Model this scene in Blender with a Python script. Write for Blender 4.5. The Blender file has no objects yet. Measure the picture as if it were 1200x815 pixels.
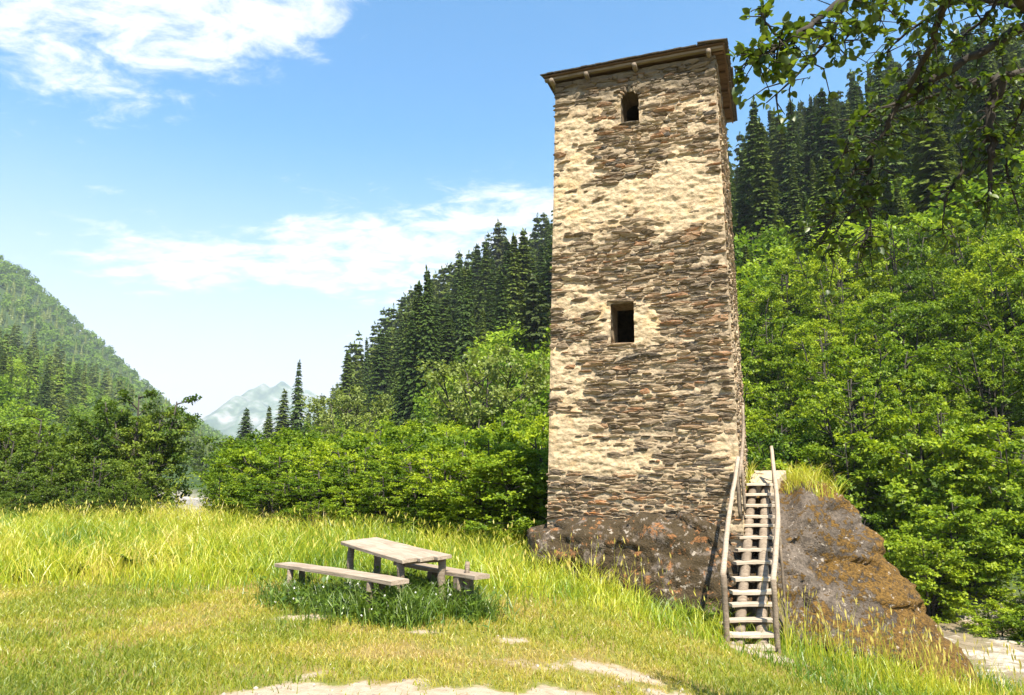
import bpy, bmesh, math, random
import numpy as np
from mathutils import Vector, Matrix
from mathutils.bvhtree import BVHTree

random.seed(7)
RNG = np.random.default_rng(7)
S = bpy.context.scene
COL = S.collection

# ------------------------------------------------------------------ camera
FPX, EYE = 850.0, 1.7                       # focal length in px of a 1200 px wide frame, eye height
PITCH = math.atan((560 - 407.5) / FPX)
cd = bpy.data.cameras.new('camera'); cd.sensor_width = 36; cd.lens = FPX / 1200 * 36
cd.clip_start = 0.05; cd.clip_end = 20000
cam = bpy.data.objects.new('camera', cd); COL.objects.link(cam)
cam.location = (0, 0, EYE); cam.rotation_euler = (math.pi / 2 + PITCH, 0, 0)
S.camera = cam

def sight(px, py, Y):
    """world point seen at photo pixel (px, py) when it stands Y metres ahead"""
    c, s = math.cos(PITCH), math.sin(PITCH)
    v = (407.5 - py) / FPX
    d = np.array([(px - 600) / FPX, c - s * v, s + c * v])
    d = d / d[1] * Y
    return np.array([d[0], d[1], d[2] + EYE])
def bear(px): return (px - 600) / FPX * 0.984

# ------------------------------------------------------------------ sky, sun, exposure
SUN_EL, SUN_AZ = 56.0, (0.34, -0.94)       # the sun stands behind the camera, a little to the right
w = bpy.data.worlds.new('World'); S.world = w; w.use_nodes = True
nt = w.node_tree; nt.nodes.clear()
def wn(t, **k):
    n = nt.nodes.new(t)
    for a, b in k.items(): setattr(n, a, b)
    return n
def wmath(op, a, b=None, c=None):
    n = wn('ShaderNodeMath', operation=op)
    for i, x in enumerate((a, b, c)):
        if x is None: continue
        if isinstance(x, (int, float)): n.inputs[i].default_value = x
        else: nt.links.new(x, n.inputs[i])
    return n.outputs[0]
sky = wn('ShaderNodeTexSky', sky_type='NISHITA'); sky.sun_disc = False
sky.sun_elevation = math.radians(SUN_EL); sky.sun_rotation = math.atan2(SUN_AZ[0], SUN_AZ[1])
sky.altitude = 1300; sky.air_density = 1.0; sky.dust_density = 1.3; sky.ozone_density = 1.2
tc = wn('ShaderNodeTexCoord'); sep = wn('ShaderNodeSeparateXYZ'); nt.links.new(tc.outputs['Generated'], sep.inputs[0])
zz = wmath('ADD', wmath('MAXIMUM', sep.outputs[2], 0.02), 0.10)
qx = wmath('DIVIDE', sep.outputs[0], zz); qy = wmath('DIVIDE', sep.outputs[1], zz)
def cloud_q(px, py):
    d = sight(px, py, 1.0); d[2] -= EYE; d = d / np.linalg.norm(d)
    return d[:2] / (d[2] + 0.10)
comb = wn('ShaderNodeCombineXYZ'); nt.links.new(qx, comb.inputs[0]); nt.links.new(qy, comb.inputs[1])
def wnoise(scale, detail, rough, dist, stretch=(1, 1, 1), rot=0.0, off=0.0):
    m = wn('ShaderNodeMapping'); m.inputs['Scale'].default_value = stretch
    m.inputs['Rotation'].default_value = (0, 0, rot); m.inputs['Location'].default_value = (off, off * .7, off)
    nt.links.new(comb.outputs[0], m.inputs[0])
    n = wn('ShaderNodeTexNoise'); n.inputs['Scale'].default_value = scale; n.inputs['Detail'].default_value = detail
    n.inputs['Roughness'].default_value = rough; n.inputs['Distortion'].default_value = dist
    nt.links.new(m.outputs[0], n.inputs['Vector']); return n.outputs[0]
fine = wnoise(6.5, 11, 0.66, 0.35, (1.0, 1.35, 1), 0.55)
big = wnoise(0.55, 3, 0.5, 0.3, off=3.1)
def blob(pxs, rx, ry, ang):
    c = cloud_q(*pxs); ca, sa = math.cos(ang), math.sin(ang)
    dx = wmath('SUBTRACT', qx, float(c[0])); dy = wmath('SUBTRACT', qy, float(c[1]))
    u = wmath('DIVIDE', wmath('ADD', wmath('MULTIPLY', dx, ca), wmath('MULTIPLY', dy, sa)), rx)
    v = wmath('DIVIDE', wmath('SUBTRACT', wmath('MULTIPLY', dy, ca), wmath('MULTIPLY', dx, sa)), ry)
    return wmath('EXPONENT', wmath('MULTIPLY', wmath('ADD', wmath('POWER', wmath('ABSOLUTE', u), 2.4), wmath('POWER', wmath('ABSOLUTE', v), 2.4)), -1.0))
cover = wmath('MULTIPLY', wmath('SUBTRACT', big, 0.52), 1.1)
for b in (((70, 30), 0.42, 0.42, 0.5), ((190, 0), 0.32, 0.26, 0.3), ((300, -20), 0.24, 0.18, 0.3), ((440, 285), 0.36, 0.42, 0.0), ((300, 305), 0.45, 0.36, 0.0), ((180, 318), 0.3, 0.3, 0.0), ((600, 255), 0.2, 0.3, 0.0)):
    cover = wmath('ADD', cover, wmath('MULTIPLY', blob(*b), 0.30))
den = wn('ShaderNodeMapRange', interpolation_type='SMOOTHSTEP')
nt.links.new(wmath('ADD', fine, wmath('MINIMUM', cover, 0.31)), den.inputs[0])
den.inputs[1].default_value = 0.60; den.inputs[2].default_value = 0.93
den.inputs[3].default_value = 0.0; den.inputs[4].default_value = 0.95
mixc = wn('ShaderNodeMix', data_type='RGBA'); nt.links.new(den.outputs[0], mixc.inputs[0])
gam = wn('ShaderNodeHueSaturation'); gam.inputs['Saturation'].default_value = 1.36; gam.inputs['Value'].default_value = 0.95
gam.inputs['Hue'].default_value = 0.488
nt.links.new(sky.outputs[0], gam.inputs['Color'])
pale = wn('ShaderNodeMapRange', interpolation_type='SMOOTHSTEP'); nt.links.new(sep.outputs[2], pale.inputs[0])   # milky air low over the horizon, all round
pale.inputs[1].default_value = 0.46; pale.inputs[2].default_value = 0.04; pale.inputs[3].default_value = 0.0; pale.inputs[4].default_value = 0.95
mixh = wn('ShaderNodeMix', data_type='RGBA'); nt.links.new(pale.outputs[0], mixh.inputs[0])
nt.links.new(gam.outputs[0], mixh.inputs[6]); mixh.inputs[7].default_value = (2.95, 2.82, 3.0, 1)
nt.links.new(mixh.outputs[2], mixc.inputs[6]); mixc.inputs[7].default_value = (3.8, 3.85, 3.95, 1)
bg = wn('ShaderNodeBackground'); bg.inputs[1].default_value = 0.11
nt.links.new(mixc.outputs[2], bg.inputs[0])
wo = wn('ShaderNodeOutputWorld'); nt.links.new(bg.outputs[0], wo.inputs[0])

sd = bpy.data.lights.new('sun', 'SUN'); sd.energy = 4.6; sd.angle = math.radians(0.5); sd.color = (1, 0.92, 0.78)
sun = bpy.data.objects.new('sun', sd); COL.objects.link(sun)
sv = Vector((SUN_AZ[0], SUN_AZ[1], 0)).normalized() * math.cos(math.radians(SUN_EL)); sv.z = math.sin(math.radians(SUN_EL))
sun.rotation_euler = sv.to_track_quat('Z', 'Y').to_euler(); sun.location = (10, -20, 40)
S.view_settings.view_transform = 'Standard'; S.view_settings.look = 'None'
S.view_settings.gamma = 1; S.view_settings.exposure = 1.62; S.view_settings.use_curve_mapping = False
S.cycles.max_bounces = 6; S.cycles.diffuse_bounces = 3; S.cycles.glossy_bounces = 2
S.cycles.transmission_bounces = 3; S.cycles.transparent_max_bounces = 4; S.cycles.volume_bounces = 0
S.cycles.use_denoising = True
S.cycles.sample_clamp_indirect = 6

# ------------------------------------------------------------------ helpers: noise, meshes, materials
def _hash(i, j, k, seed):
    h = (i * 374761393 + j * 668265263 + k * 2147483647 * 3 + seed * 1274126177) & 0xFFFFFFFF
    h = ((h ^ (h >> 13)) * 1274126177) & 0xFFFFFFFF
    return ((h ^ (h >> 16)) & 0xFFFF) / 65535.0
def vnoise(p, seed=0):
    p = np.asarray(p, float); f = np.floor(p).astype(np.int64); t = p - f; t = t * t * (3 - 2 * t)
    r = 0
    for a in (0, 1):
        for b in (0, 1):
            for c in (0, 1):
                wgt = (t[..., 0] if a else 1 - t[..., 0]) * (t[..., 1] if b else 1 - t[..., 1]) * (t[..., 2] if c else 1 - t[..., 2])
                r = r + wgt * _hash(f[..., 0] + a, f[..., 1] + b, f[..., 2] + c, seed)
    return r
def fbm(p, octv=4, seed=0, gain=0.5):
    p = np.asarray(p, float); s = 0; a = 1; tot = 0
    for o in range(octv):
        s = s + a * vnoise(p * 2 ** o, seed + o * 17); tot += a; a *= gain
    return s / tot
def xyz(*a): return np.stack(np.broadcast_arrays(*[np.asarray(v, float) for v in a]), -1)
def sstep(a, b, x): t = np.clip((x - a) / (b - a), 0, 1); return t * t * (3 - 2 * t)

def mesh_np(name, V, faces, mat=None, smooth=False, attrs=None):
    """V (n,3); faces: one (m,k) index array or a list of such arrays"""
    if isinstance(faces, np.ndarray): faces = [faces]
    faces = [f for f in faces if len(f)]
    me = bpy.data.meshes.new(name)
    V = np.asarray(V, np.float32)
    me.vertices.add(len(V)); me.vertices.foreach_set('co', V.ravel())
    loops = np.concatenate([f.ravel() for f in faces]).astype(np.int32)
    tot = np.concatenate([np.full(len(f), f.shape[1]) for f in faces]).astype(np.int32)
    st = np.concatenate([[0], np.cumsum(tot)[:-1]]).astype(np.int32)
    me.loops.add(len(loops)); me.loops.foreach_set('vertex_index', loops)
    me.polygons.add(len(tot)); me.polygons.foreach_set('loop_start', st); me.polygons.foreach_set('loop_total', tot)
    me.update(calc_edges=True)
    for k, v in (attrs or {}).items():
        at = me.attributes.new(k, 'FLOAT', 'POINT'); at.data.foreach_set('value', np.asarray(v, np.float32))
    me.polygons.foreach_set('use_smooth', np.full(len(tot), smooth, bool))
    if mat: me.materials.append(mat)
    return me
def link(name, me, parent=None):
    o = bpy.data.objects.new(name, me); COL.objects.link(o)
    if parent is not None:
        o.parent = parent; o.matrix_parent_inverse = Matrix.Translation(-Vector(parent.location))
    return o
def tag(o, label=None, cat=None, group=None, kind=None):
    if label: o['label'] = label
    if cat: o['category'] = cat
    if group: o['group'] = group
    if kind: o['kind'] = kind
    return o
def thing(name, loc, label, cat, group=None):
    o = bpy.data.objects.new(name, None); COL.objects.link(o); o.location = loc
    o.empty_display_size = .2
    return tag(o, label, cat, group)
class Mat:
    """small node-graph builder"""
    def __init__(s, name, rough=0.9):
        s.m = bpy.data.materials.new(name); s.m.use_nodes = True; s.t = s.m.node_tree; s.t.nodes.clear()
        s.out = s.n('ShaderNodeOutputMaterial'); s.rough = rough; s._pos = None
    def n(s, t, **k):
        n = s.t.nodes.new(t)
        for a, b in k.items(): setattr(n, a, b)
        return n
    def put(s, sock, v):
        if isinstance(v, (int, float)): sock.default_value = v
        elif isinstance(v, tuple): sock.default_value = v if len(v) == 4 or sock.type == 'VECTOR' else v + (1,)
        else: s.t.links.new(v, sock)
    def pos(s, obj=False):
        if obj: return s.n('ShaderNodeTexCoord').outputs['Object']
        return s.n('ShaderNodeNewGeometry').outputs['Position']
    def noise(s, scale, detail=4, rough=0.55, vec=None, stretch=None, dist=0.0):
        v = vec or s.pos()
        if stretch:
            m = s.n('ShaderNodeMapping'); s.t.links.new(v, m.inputs[0]); m.inputs['Scale'].default_value = stretch; v = m.outputs[0]
        n = s.n('ShaderNodeTexNoise'); s.t.links.new(v, n.inputs['Vector'])
        n.inputs['Scale'].default_value = scale; n.inputs['Detail'].default_value = detail
        n.inputs['Roughness'].default_value = rough; n.inputs['Distortion'].default_value = dist
        return n.outputs[0]
    def math(s, op, a, b=None):
        n = s.n('ShaderNodeMath', operation=op); s.put(n.inputs[0], a)
        if b is not None: s.put(n.inputs[1], b)
        return n.outputs[0]
    def step(s, x, a, b, lo=0.0, hi=1.0):
        n = s.n('ShaderNodeMapRange', interpolation_type='SMOOTHSTEP'); s.put(n.inputs[0], x)
        for i, v in zip((1, 2, 3, 4), (a, b, lo, hi)): n.inputs[i].default_value = v
        return n.outputs[0]
    def mix(s, f, a, b, blend='MIX'):
        n = s.n('ShaderNodeMix', data_type='RGBA', blend_type=blend); s.put(n.inputs[0], f); s.put(n.inputs[6], a); s.put(n.inputs[7], b); return n.outputs[2]
    def ramp(s, f, stops):
        n = s.n('ShaderNodeValToRGB'); s.put(n.inputs[0], f); e = n.color_ramp.elements
        while len(e) < len(stops): e.new(0.5)
        for el, (p, c) in zip(e, stops): el.position = p; el.color = c + (1,)
        return n.outputs[0]
    def attr(s, name): return s.n('ShaderNodeAttribute', attribute_name=name).outputs['Fac']
    def orand(s): return s.n('ShaderNodeObjectInfo').outputs['Random']
    def bump(s, h, strength=0.5, dist=0.02):
        n = s.n('ShaderNodeBump'); n.inputs['Strength'].default_value = strength; n.inputs['Distance'].default_value = dist
        s.put(n.inputs['Height'], h); return n.outputs[0]
    def finish(s, col, rough=None, normal=None, spec=0.3):
        b = s.n('ShaderNodeBsdfPrincipled'); s.put(b.inputs['Base Color'], col); s.put(b.inputs['Roughness'], s.rough if rough is None else rough)
        b.inputs['Specular IOR Level'].default_value = spec
        if normal is not None: s.put(b.inputs['Normal'], normal)
        s.t.links.new(b.outputs[0], s.out.inputs[0]); return s.m
    def leaf(s, col, trans, f=0.4, gloss=0.06, rough=0.45):
        d = s.n('ShaderNodeBsdfDiffuse'); s.put(d.inputs[0], col)
        t = s.n('ShaderNodeBsdfTranslucent'); s.put(t.inputs[0], trans)
        m = s.n('ShaderNodeMixShader'); m.inputs[0].default_value = f
        s.t.links.new(d.outputs[0], m.inputs[1]); s.t.links.new(t.outputs[0], m.inputs[2])
        g = s.n('ShaderNodeBsdfGlossy'); g.inputs['Roughness'].default_value = rough; g.inputs[0].default_value = (1, 1, 1, 1)
        m2 = s.n('ShaderNodeMixShader'); m2.inputs[0].default_value = gloss
        s.t.links.new(m.outputs[0], m2.inputs[1]); s.t.links.new(g.outputs[0], m2.inputs[2])
        s.t.links.new(m2.outputs[0], s.out.inputs[0]); return s.m

def leaf_mat(name, dark, mid, light, f=0.4, gloss=0.05, var=0.5):
    m = Mat(name)
    x = m.math('ADD', m.math('MULTIPLY', m.attr('rnd'), 1 - var), m.math('MULTIPLY', m.orand(), var))
    c = m.ramp(x, [(0.12, dark), (0.5, mid), (0.88, light)])
    t = m.mix(1.0, c, (1.25, 1.2, 0.55), 'MULTIPLY')
    return m.leaf(c, t, f, gloss)
M = {}
M['alder'] = leaf_mat('alder_leaf', (.045, .095, .008), (.150, .235, .013), (.34, .42, .025), 0.44, .012)
M['alder_deep'] = leaf_mat('alder_deep_leaf', (.045, .088, .012), (.105, .160, .020), (.20, .26, .03), 0.40, .010)
M['willow'] = leaf_mat('willow_leaf', (.13, .17, .035), (.20, .25, .05), (.30, .34, .08), 0.4, .015)
M['hillbroad'] = leaf_mat('hill_leaf', (.075, .145, .012), (.165, .265, .018), (.29, .38, .03), 0.40, .010, var=0.55)
M['spruce'] = leaf_mat('spruce_needle', (.028, .056, .011), (.060, .098, .017), (.125, .160, .026), 0.2, 0.012, var=0.5)
M['pine'] = leaf_mat('pine_needle', (.03, .045, .012), (.055, .075, .022), (.085, .10, .03), 0.2, 0.01)
M['apple'] = leaf_mat('apple_leaf', (.035, .065, .009), (.080, .125, .014), (.19, .25, .03), 0.48, 0.03)
def bark(name, a, b, sc=6):
    m = Mat(name, 0.92); n = m.noise(sc, 6, .65, m.pos(True), (1, 1, .25))
    return m.finish(m.ramp(n, [(.3, a), (.7, b)]), normal=m.bump(n, .7, .03))
M['bark'] = bark('alder_bark', (.025, .022, .018), (.075, .065, .05))
M['bark_red'] = bark('conifer_bark', (.03, .022, .016), (.10, .075, .055))
M['bark_dark'] = bark('apple_bark', (.012, .010, .008), (.055, .045, .032), 14)

# ------------------------------------------------------------------ terrain
RIV = np.array([(46, -4, -3.6), (26, 10, -3.1), (17, 15.6, -2.85), (12, 18.8, -2.7), (8, 22.2, -2.5), (3, 27, -2.1), (-4, 33, -1.4), (-13, 39, -.6),
                (-21, 45, .0), (-31, 52, .5), (-50, 66, 1.2), (-85, 110, 2.2)], float)
def river_at(x, y):
    best = np.full(np.shape(x), 1e9); lev = np.zeros(np.shape(x))
    for a, b in zip(RIV[:-1], RIV[1:]):
        d = b[:2] - a[:2]; L = d @ d
        t = np.clip(((x - a[0]) * d[0] + (y - a[1]) * d[1]) / L, 0, 1)
        r = np.hypot(x - a[0] - t * d[0], y - a[1] - t * d[1])
        m = r < best; best = np.where(m, r, best); lev = np.where(m, a[2] + t * (b[2] - a[2]), lev)
    return best, lev
def hill(px, ysil, rs, rb, pw, fall=0.15):
    a = [bear(p) for p in px]
    hs = [sight(p, s, r)[2] for p, s, r in zip(px, ysil, rs)]
    def f(x, y, A):
        H, R, B = np.interp(A, a, hs), np.interp(A, a, rs), np.interp(A, a, rb)
        s = np.clip((y - B) / (R - B), 0, 1) ** pw
        return H * s - np.maximum(y - R, 0) * fall
    return f
hill_R = hill([285, 340, 400, 450, 500, 560, 640, 850, 1000, 1200, 1500], [556, 530, 466, 430, 394, 356, 330, 246, 196, 130, 90],
              [360, 330, 300, 280, 265, 250, 240, 210, 190, 170, 160], [250, 150, 120, 95, 75, 62, 52, 36, 29, 24, 20], 1.15)
hill_L = hill([-300, 0, 60, 120, 200, 245], [345, 412, 432, 462, 500, 545], [380, 430, 440, 450, 470, 480], [60, 95, 125, 160, 230, 330], 0.9)
hill_F = hill([-300, 0, 100, 200, 258, 285], [150, 324, 406, 486, 517, 548], [700, 850, 900, 950, 1000, 1000], [300, 380, 430, 480, 560, 700], 0.9)
FLOOR = ([0, 20, 45, 60, 300, 1000], [-3, -2.0, .5, 1.0, 4, 10])
def H(x, y):
    x = np.asarray(x, float); y = np.asarray(y, float)
    A = np.clip(x / np.maximum(y, 3.0), -1.35, 1.35)
    slope = -0.25 * np.log1p(np.exp(np.clip((x - 0.35) * 2.2, -30, 30))) / 2.2
    g = np.maximum(slope, -3.6) + 0.10 * (fbm(xyz(x * .35, y * .35, 0), 3, 5) - .5) * sstep(0, 3, y)
    g = g + 0.012 * np.clip(y - 6, 0, 14)
    fl = np.interp(y, *FLOOR)
    edge = 21.5 + 5 * np.clip(A, -1, 0.2) * -0.25
    k = sstep(edge - 1.5, edge + 5, y)
    z = g * (1 - k) + np.minimum(fl, np.where(x > 3, g + 9, fl)) * k
    hs = np.maximum(np.maximum(hill_R(x, y, A), hill_L(x, y, A)), hill_F(x, y, A))
    bumps = (fbm(xyz(x / 28, y / 28, 0), 4, 9) - .5) * np.clip((y - 40) / 60, 0, 1) * 7
    z = np.where((y > 18) & (hs > 0), np.maximum(z, hs + fl * sstep(130, 50, y)), z) + bumps * sstep(2, 12, hs)
    d, lv = river_at(x, y)
    hw = 3.9
    q = sstep(hw - .2, hw + 1.9, d)
    return (lv - .6) * (1 - q) + z * q
def dirt_mask(x, y):
    n = fbm(xyz(x * 1.1, y * 1.1, 1), 4, 31) - .5; n2 = fbm(xyz(x * 4, y * 4, 1), 3, 32) - .5
    m = sstep(6.75, 6.25, y + n * 1.4 + n2 * .8 + np.maximum(0, x - 1.0) * .8 + np.maximum(0, -1.9 - x) * 1.0) * sstep(2.2, 3.2, y)
    for cx, cy, rx, ry, am in ((.98, 7.55, .42, .3, 1.2), (.15, 7.3, .45, .22, .8), (.02, 8.2, .2, .16, 1.0), (-.98, 8.45, .32, .16, 1.1), (-2.5, 9.3, .42, .2, .9), (3.55, 10.75, .5, .35, 1.1), (1.5, 7.0, .5, .4, .8)):
        dd = ((x - cx) / rx) ** 2 + ((y - cy) / ry) ** 2
        m = np.maximum(m, am * np.exp(-dd) * (.9 + 1.6 * n + 2.2 * n2))
    return np.clip(m, 0, 1)

def axis(lo, hi, n, k):
    t = np.linspace(math.asinh(lo / k), math.asinh(hi / k), n); return np.sinh(t) * k
gx = axis(-1500, 900, 380, 5.0); gy = axis(-60, 1400, 380, 6.0)
GX, GY = np.meshgrid(gx, gy, indexing='ij'); GZ = H(GX, GY)
n0, n1 = GX.shape; idx = np.arange(n0 * n1).reshape(n0, n1)
GF = np.stack([idx[:-1, :-1], idx[1:, :-1], idx[1:, 1:], idx[:-1, 1:]], -1).reshape(-1, 4)
dr, lv = river_at(GX, GY)
grav = sstep(7.5, 4.2, dr + 2.0 * (fbm(xyz(GX * .5, GY * .5, 0), 3, 3) - .5))
gm = Mat('meadow_ground', 0.95)
n1_ = gm.noise(1.3, 6, .6); n2_ = gm.noise(14, 5, .65)
grass_c = gm.ramp(n2_, [(.25, (.07, .08, .012)), (.5, (.15, .155, .025)), (.75, (.24, .215, .05))])
grass_c = gm.mix(gm.step(n1_, .42, .62), grass_c, (.20, .15, .045))
dirt_c = gm.ramp(gm.noise(9, 7, .7), [(.2, (.22, .165, .105)), (.55, (.35, .28, .20)), (.85, (.43, .36, .28))])
dm = gm.step(gm.math('ADD', gm.attr('dirt'), gm.math('MULTIPLY', gm.math('SUBTRACT', gm.noise(5, 8, .75), .5), 1.5)), .30, .72)
col = gm.mix(dm, grass_c, dirt_c)
hill_c = gm.ramp(gm.noise(.25, 8, .7), [(.3, (.016, .034, .008)), (.7, (.05, .09, .014))])
col = gm.mix(gm.attr('wood'), col, hill_c)
vor = gm.n('ShaderNodeTexVoronoi'); vor.inputs['Scale'].default_value = 5; gm.t.links.new(gm.pos(), vor.inputs['Vector'])
grav_c = gm.mix(gm.math('MULTIPLY', vor.outputs['Distance'], .8), (.34, .30, .25), (.16, .14, .115))
col = gm.mix(gm.attr('gravel'), col, grav_c)
M['ground'] = gm.finish(col, normal=gm.bump(gm.math('ADD', n2_, gm.noise(60, 3)), .6, .03))
ground = link('ground', mesh_np('ground', xyz(GX, GY, GZ).reshape(-1, 3), GF, M['ground'], True,
    {'dirt': dirt_mask(GX, GY).ravel(), 'gravel': grav.ravel(), 'wood': (sstep(19, 24, GY)).ravel()}))
tag(ground, kind='structure')

# river: a strip with real ripples along its bed
def river_mesh():
    from itertools import accumulate
    pts = RIV; seg = np.hypot(*np.diff(pts[:, :2], axis=0).T); s = np.concatenate([[0], np.cumsum(seg)])
    t = np.concatenate([np.arange(0, 60, .14), np.arange(60, s[-1], .6)])
    P = np.stack([np.interp(t, s, pts[:, i]) for i in range(3)], -1)
    for _ in range(30): P[1:-1] = (P[:-2] + P[2:] + 2 * P[1:-1]) / 4
    T = np.gradient(P[:, :2], axis=0); T /= np.linalg.norm(T, axis=1)[:, None]; N = np.stack([-T[:, 1], T[:, 0]], -1)
    v = np.linspace(-5.4, 5.4, 76)
    X = P[:, None, 0] + N[:, None, 0] * v; Y = P[:, None, 1] + N[:, None, 1] * v
    tt = np.broadcast_to(t[:, None], X.shape); vv = np.broadcast_to(v, X.shape)
    rip = fbm(xyz(tt * .55, vv * 1.3, 0), 5, 77, .6); rip2 = 1 - np.abs(2 * fbm(xyz(tt * .9 + rip, vv * .8, 2), 3, 41) - 1)
    Z = P[:, None, 2] + (rip - .5) * .34 + (rip2 - .6) * .16
    i = np.arange(X.size).reshape(X.shape)
    F = np.stack([i[:-1, :-1], i[1:, :-1], i[1:, 1:], i[:-1, 1:]], -1).reshape(-1, 4)
    foam = sstep(.50, .66, rip * .62 + rip2 * .38)
    m = Mat('river_water', .12)
    fn = m.noise(3.0, 6, .7, stretch=(1, 1.6, 1))
    c = m.ramp(m.noise(.9, 5, .6), [(.3, (.20, .155, .105)), (.7, (.28, .225, .165))])
    fo = m.step(m.math('ADD', m.attr('foam'), m.math('MULTIPLY', m.math('SUBTRACT', fn, .5), 1.1)), .75, 1.25)
    c = m.mix(fo, c, (.50, .45, .38))
    M['water'] = m.finish(c, rough=m.math('ADD', m.math('MULTIPLY', fo, .5), .12), normal=m.bump(m.noise(7, 4, .6), .5, .04), spec=.5)
    return mesh_np('river', xyz(X, Y, Z).reshape(-1, 3), F, M['water'], True, {'foam': foam.ravel()})
tag(link('river', river_mesh()), kind='structure')

# far mountain closing the valley
def mountain():
    Yc = 3300.0
    ax = np.linspace(sight(120, 500, Yc)[0], sight(520, 500, Yc)[0], 200); by = np.linspace(-900, 900, 90)
    X, B = np.meshgrid(ax, by, indexing='ij')
    prof_px = [120, 200, 255, 285, 300, 307, 314, 320, 328, 336, 345, 352, 362, 380, 420, 520]
    prof_y = [506, 502, 491, 468, 452, 448, 453, 451, 444.5, 450, 456, 455, 456, 468, 480, 470]
    hx = [sight(p, 500, Yc)[0] for p in prof_px]; hz = [sight(p, y, Yc)[2] for p, y in zip(prof_px, prof_y)]
    R = np.interp(X, hx, hz)
    rid = 1 - np.abs(2 * fbm(xyz(X / 260, B / 420, 0), 5, 12) - 1)
    fl = np.abs(B) / 900
    Z = R * np.clip(1 - fl, 0, 1) ** .8 + (rid - .75) * 190 * np.clip(fl * 3.2, 0, 1) * (1 - fl)
    i = np.arange(X.size).reshape(X.shape)
    F = np.stack([i[:-1, :-1], i[1:, :-1], i[1:, 1:], i[:-1, 1:]], -1).reshape(-1, 4)
    m = Mat('mountain_rock', .95)
    n = m.noise(.012, 8, .65); n2 = m.noise(.004, 4)
    zc = m.n('ShaderNodeSeparateXYZ'); m.t.links.new(m.pos(), zc.inputs[0])
    c = m.ramp(n, [(.35, (.035, .065, .045)), (.48, (.09, .13, .08)), (.58, (.20, .21, .19)), (.72, (.32, .32, .31))])
    lo = m.step(m.math('ADD', zc.outputs[2], m.math('MULTIPLY', n2, 260)), 330, 250)
    c = m.mix(lo, c, (.035, .07, .03))
    return mesh_np('mountain', xyz(X, B + Yc, Z - 4).reshape(-1, 3), F, m.finish(c), True)
tag(link('mountain', mountain()), kind='structure')

# ------------------------------------------------------------------ boulder under the tower
def hull_planes(pts):
    bm = bmesh.new()
    for p in pts: bm.verts.new(p)
    bmesh.ops.convex_hull(bm, input=bm.verts[:])
    bm.normal_update()
    c = Vector(np.mean(np.array(pts), 0)); pl = []
    for f in bm.faces:
        n = f.normal.copy(); d = n.dot(f.verts[0].co)
        if n.dot(c) > d: n, d = -n, -d
        pl.append((*n, d))
    bm.free(); return np.array(pl)
def ico(sub):
    bm = bmesh.new(); bmesh.ops.create_icosphere(bm, subdivisions=sub, radius=1)
    V = np.array([v.co[:] for v in bm.verts]); F = np.array([[v.index for v in f.verts] for f in bm.faces]); bm.free(); return V, F
def rndu(r, n):
    v = r.normal(size=(n, 3)); return v / np.linalg.norm(v, axis=1)[:, None]
def rock_mesh(name, pts, centre, sub, mat, amp=(.16, .05, .02), soft=9.0, seed=1, scale=1.0):
    pl = hull_planes([tuple(p) for p in pts]); V, F = ico(sub)
    V /= np.linalg.norm(V, axis=1)[:, None]
    c = np.array(centre); den_ = V @ pl[:, :3].T; h = pl[:, 3] - pl[:, :3] @ c
    inv = np.where(den_ > 1e-4, den_ / np.maximum(h, .02), 0)
    r = 1 / (np.sum(inv ** soft, 1) ** (1 / soft))
    P = c + V * r[:, None]
    for fr, am, sd_ in ((.55, amp[0], 1), (1.9, amp[1], 2), (6.0, amp[2], 3)):
        q = P * fr / scale
        nn = 1 - np.abs(2 * fbm(q * np.array([1, 1, 1.35]), 3, seed + sd_) - 1)
        P = P + V * ((nn - .78) * am * 2)[:, None]
    rs_ = np.random.default_rng(seed + 40)                      # broken facets: every cell of the rock is cut by its own tilted plane
    for ncell, k_, an in ((60, .24, (1, 1, 1.5)), (240, .17, (1, 1, 2.0))):
        cs = P[rs_.integers(0, len(P), ncell)] + rs_.normal(0, .1, (ncell, 3)); gs = rndu(rs_, ncell)
        W_ = (P + .12 * np.stack([fbm(P * 2.2 + o_, 2, 5) - .5 for o_ in (0, 9, 21)], -1)) * an; cw = cs * an
        best = np.empty(len(P), int)
        for i0 in range(0, len(P), 20000):
            blk = W_[i0:i0 + 20000]; best[i0:i0 + 20000] = np.argmin((blk ** 2).sum(1)[:, None] - 2 * blk @ cw.T + (cw ** 2).sum(1)[None], 1)
        dd = np.clip(np.sum((P - cs[best]) * gs[best], 1) * k_, -.07, .07)
        P = P + V * dd[:, None]
    st = np.abs(vnoise(P * np.array([.8, .8, 4.2]) / scale, seed + 9) - .5)
    P = P - V * (np.exp(-(st / .05) ** 2) * .035 * scale)[:, None]
    return mesh_np(name, P, F, mat, True), P
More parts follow.
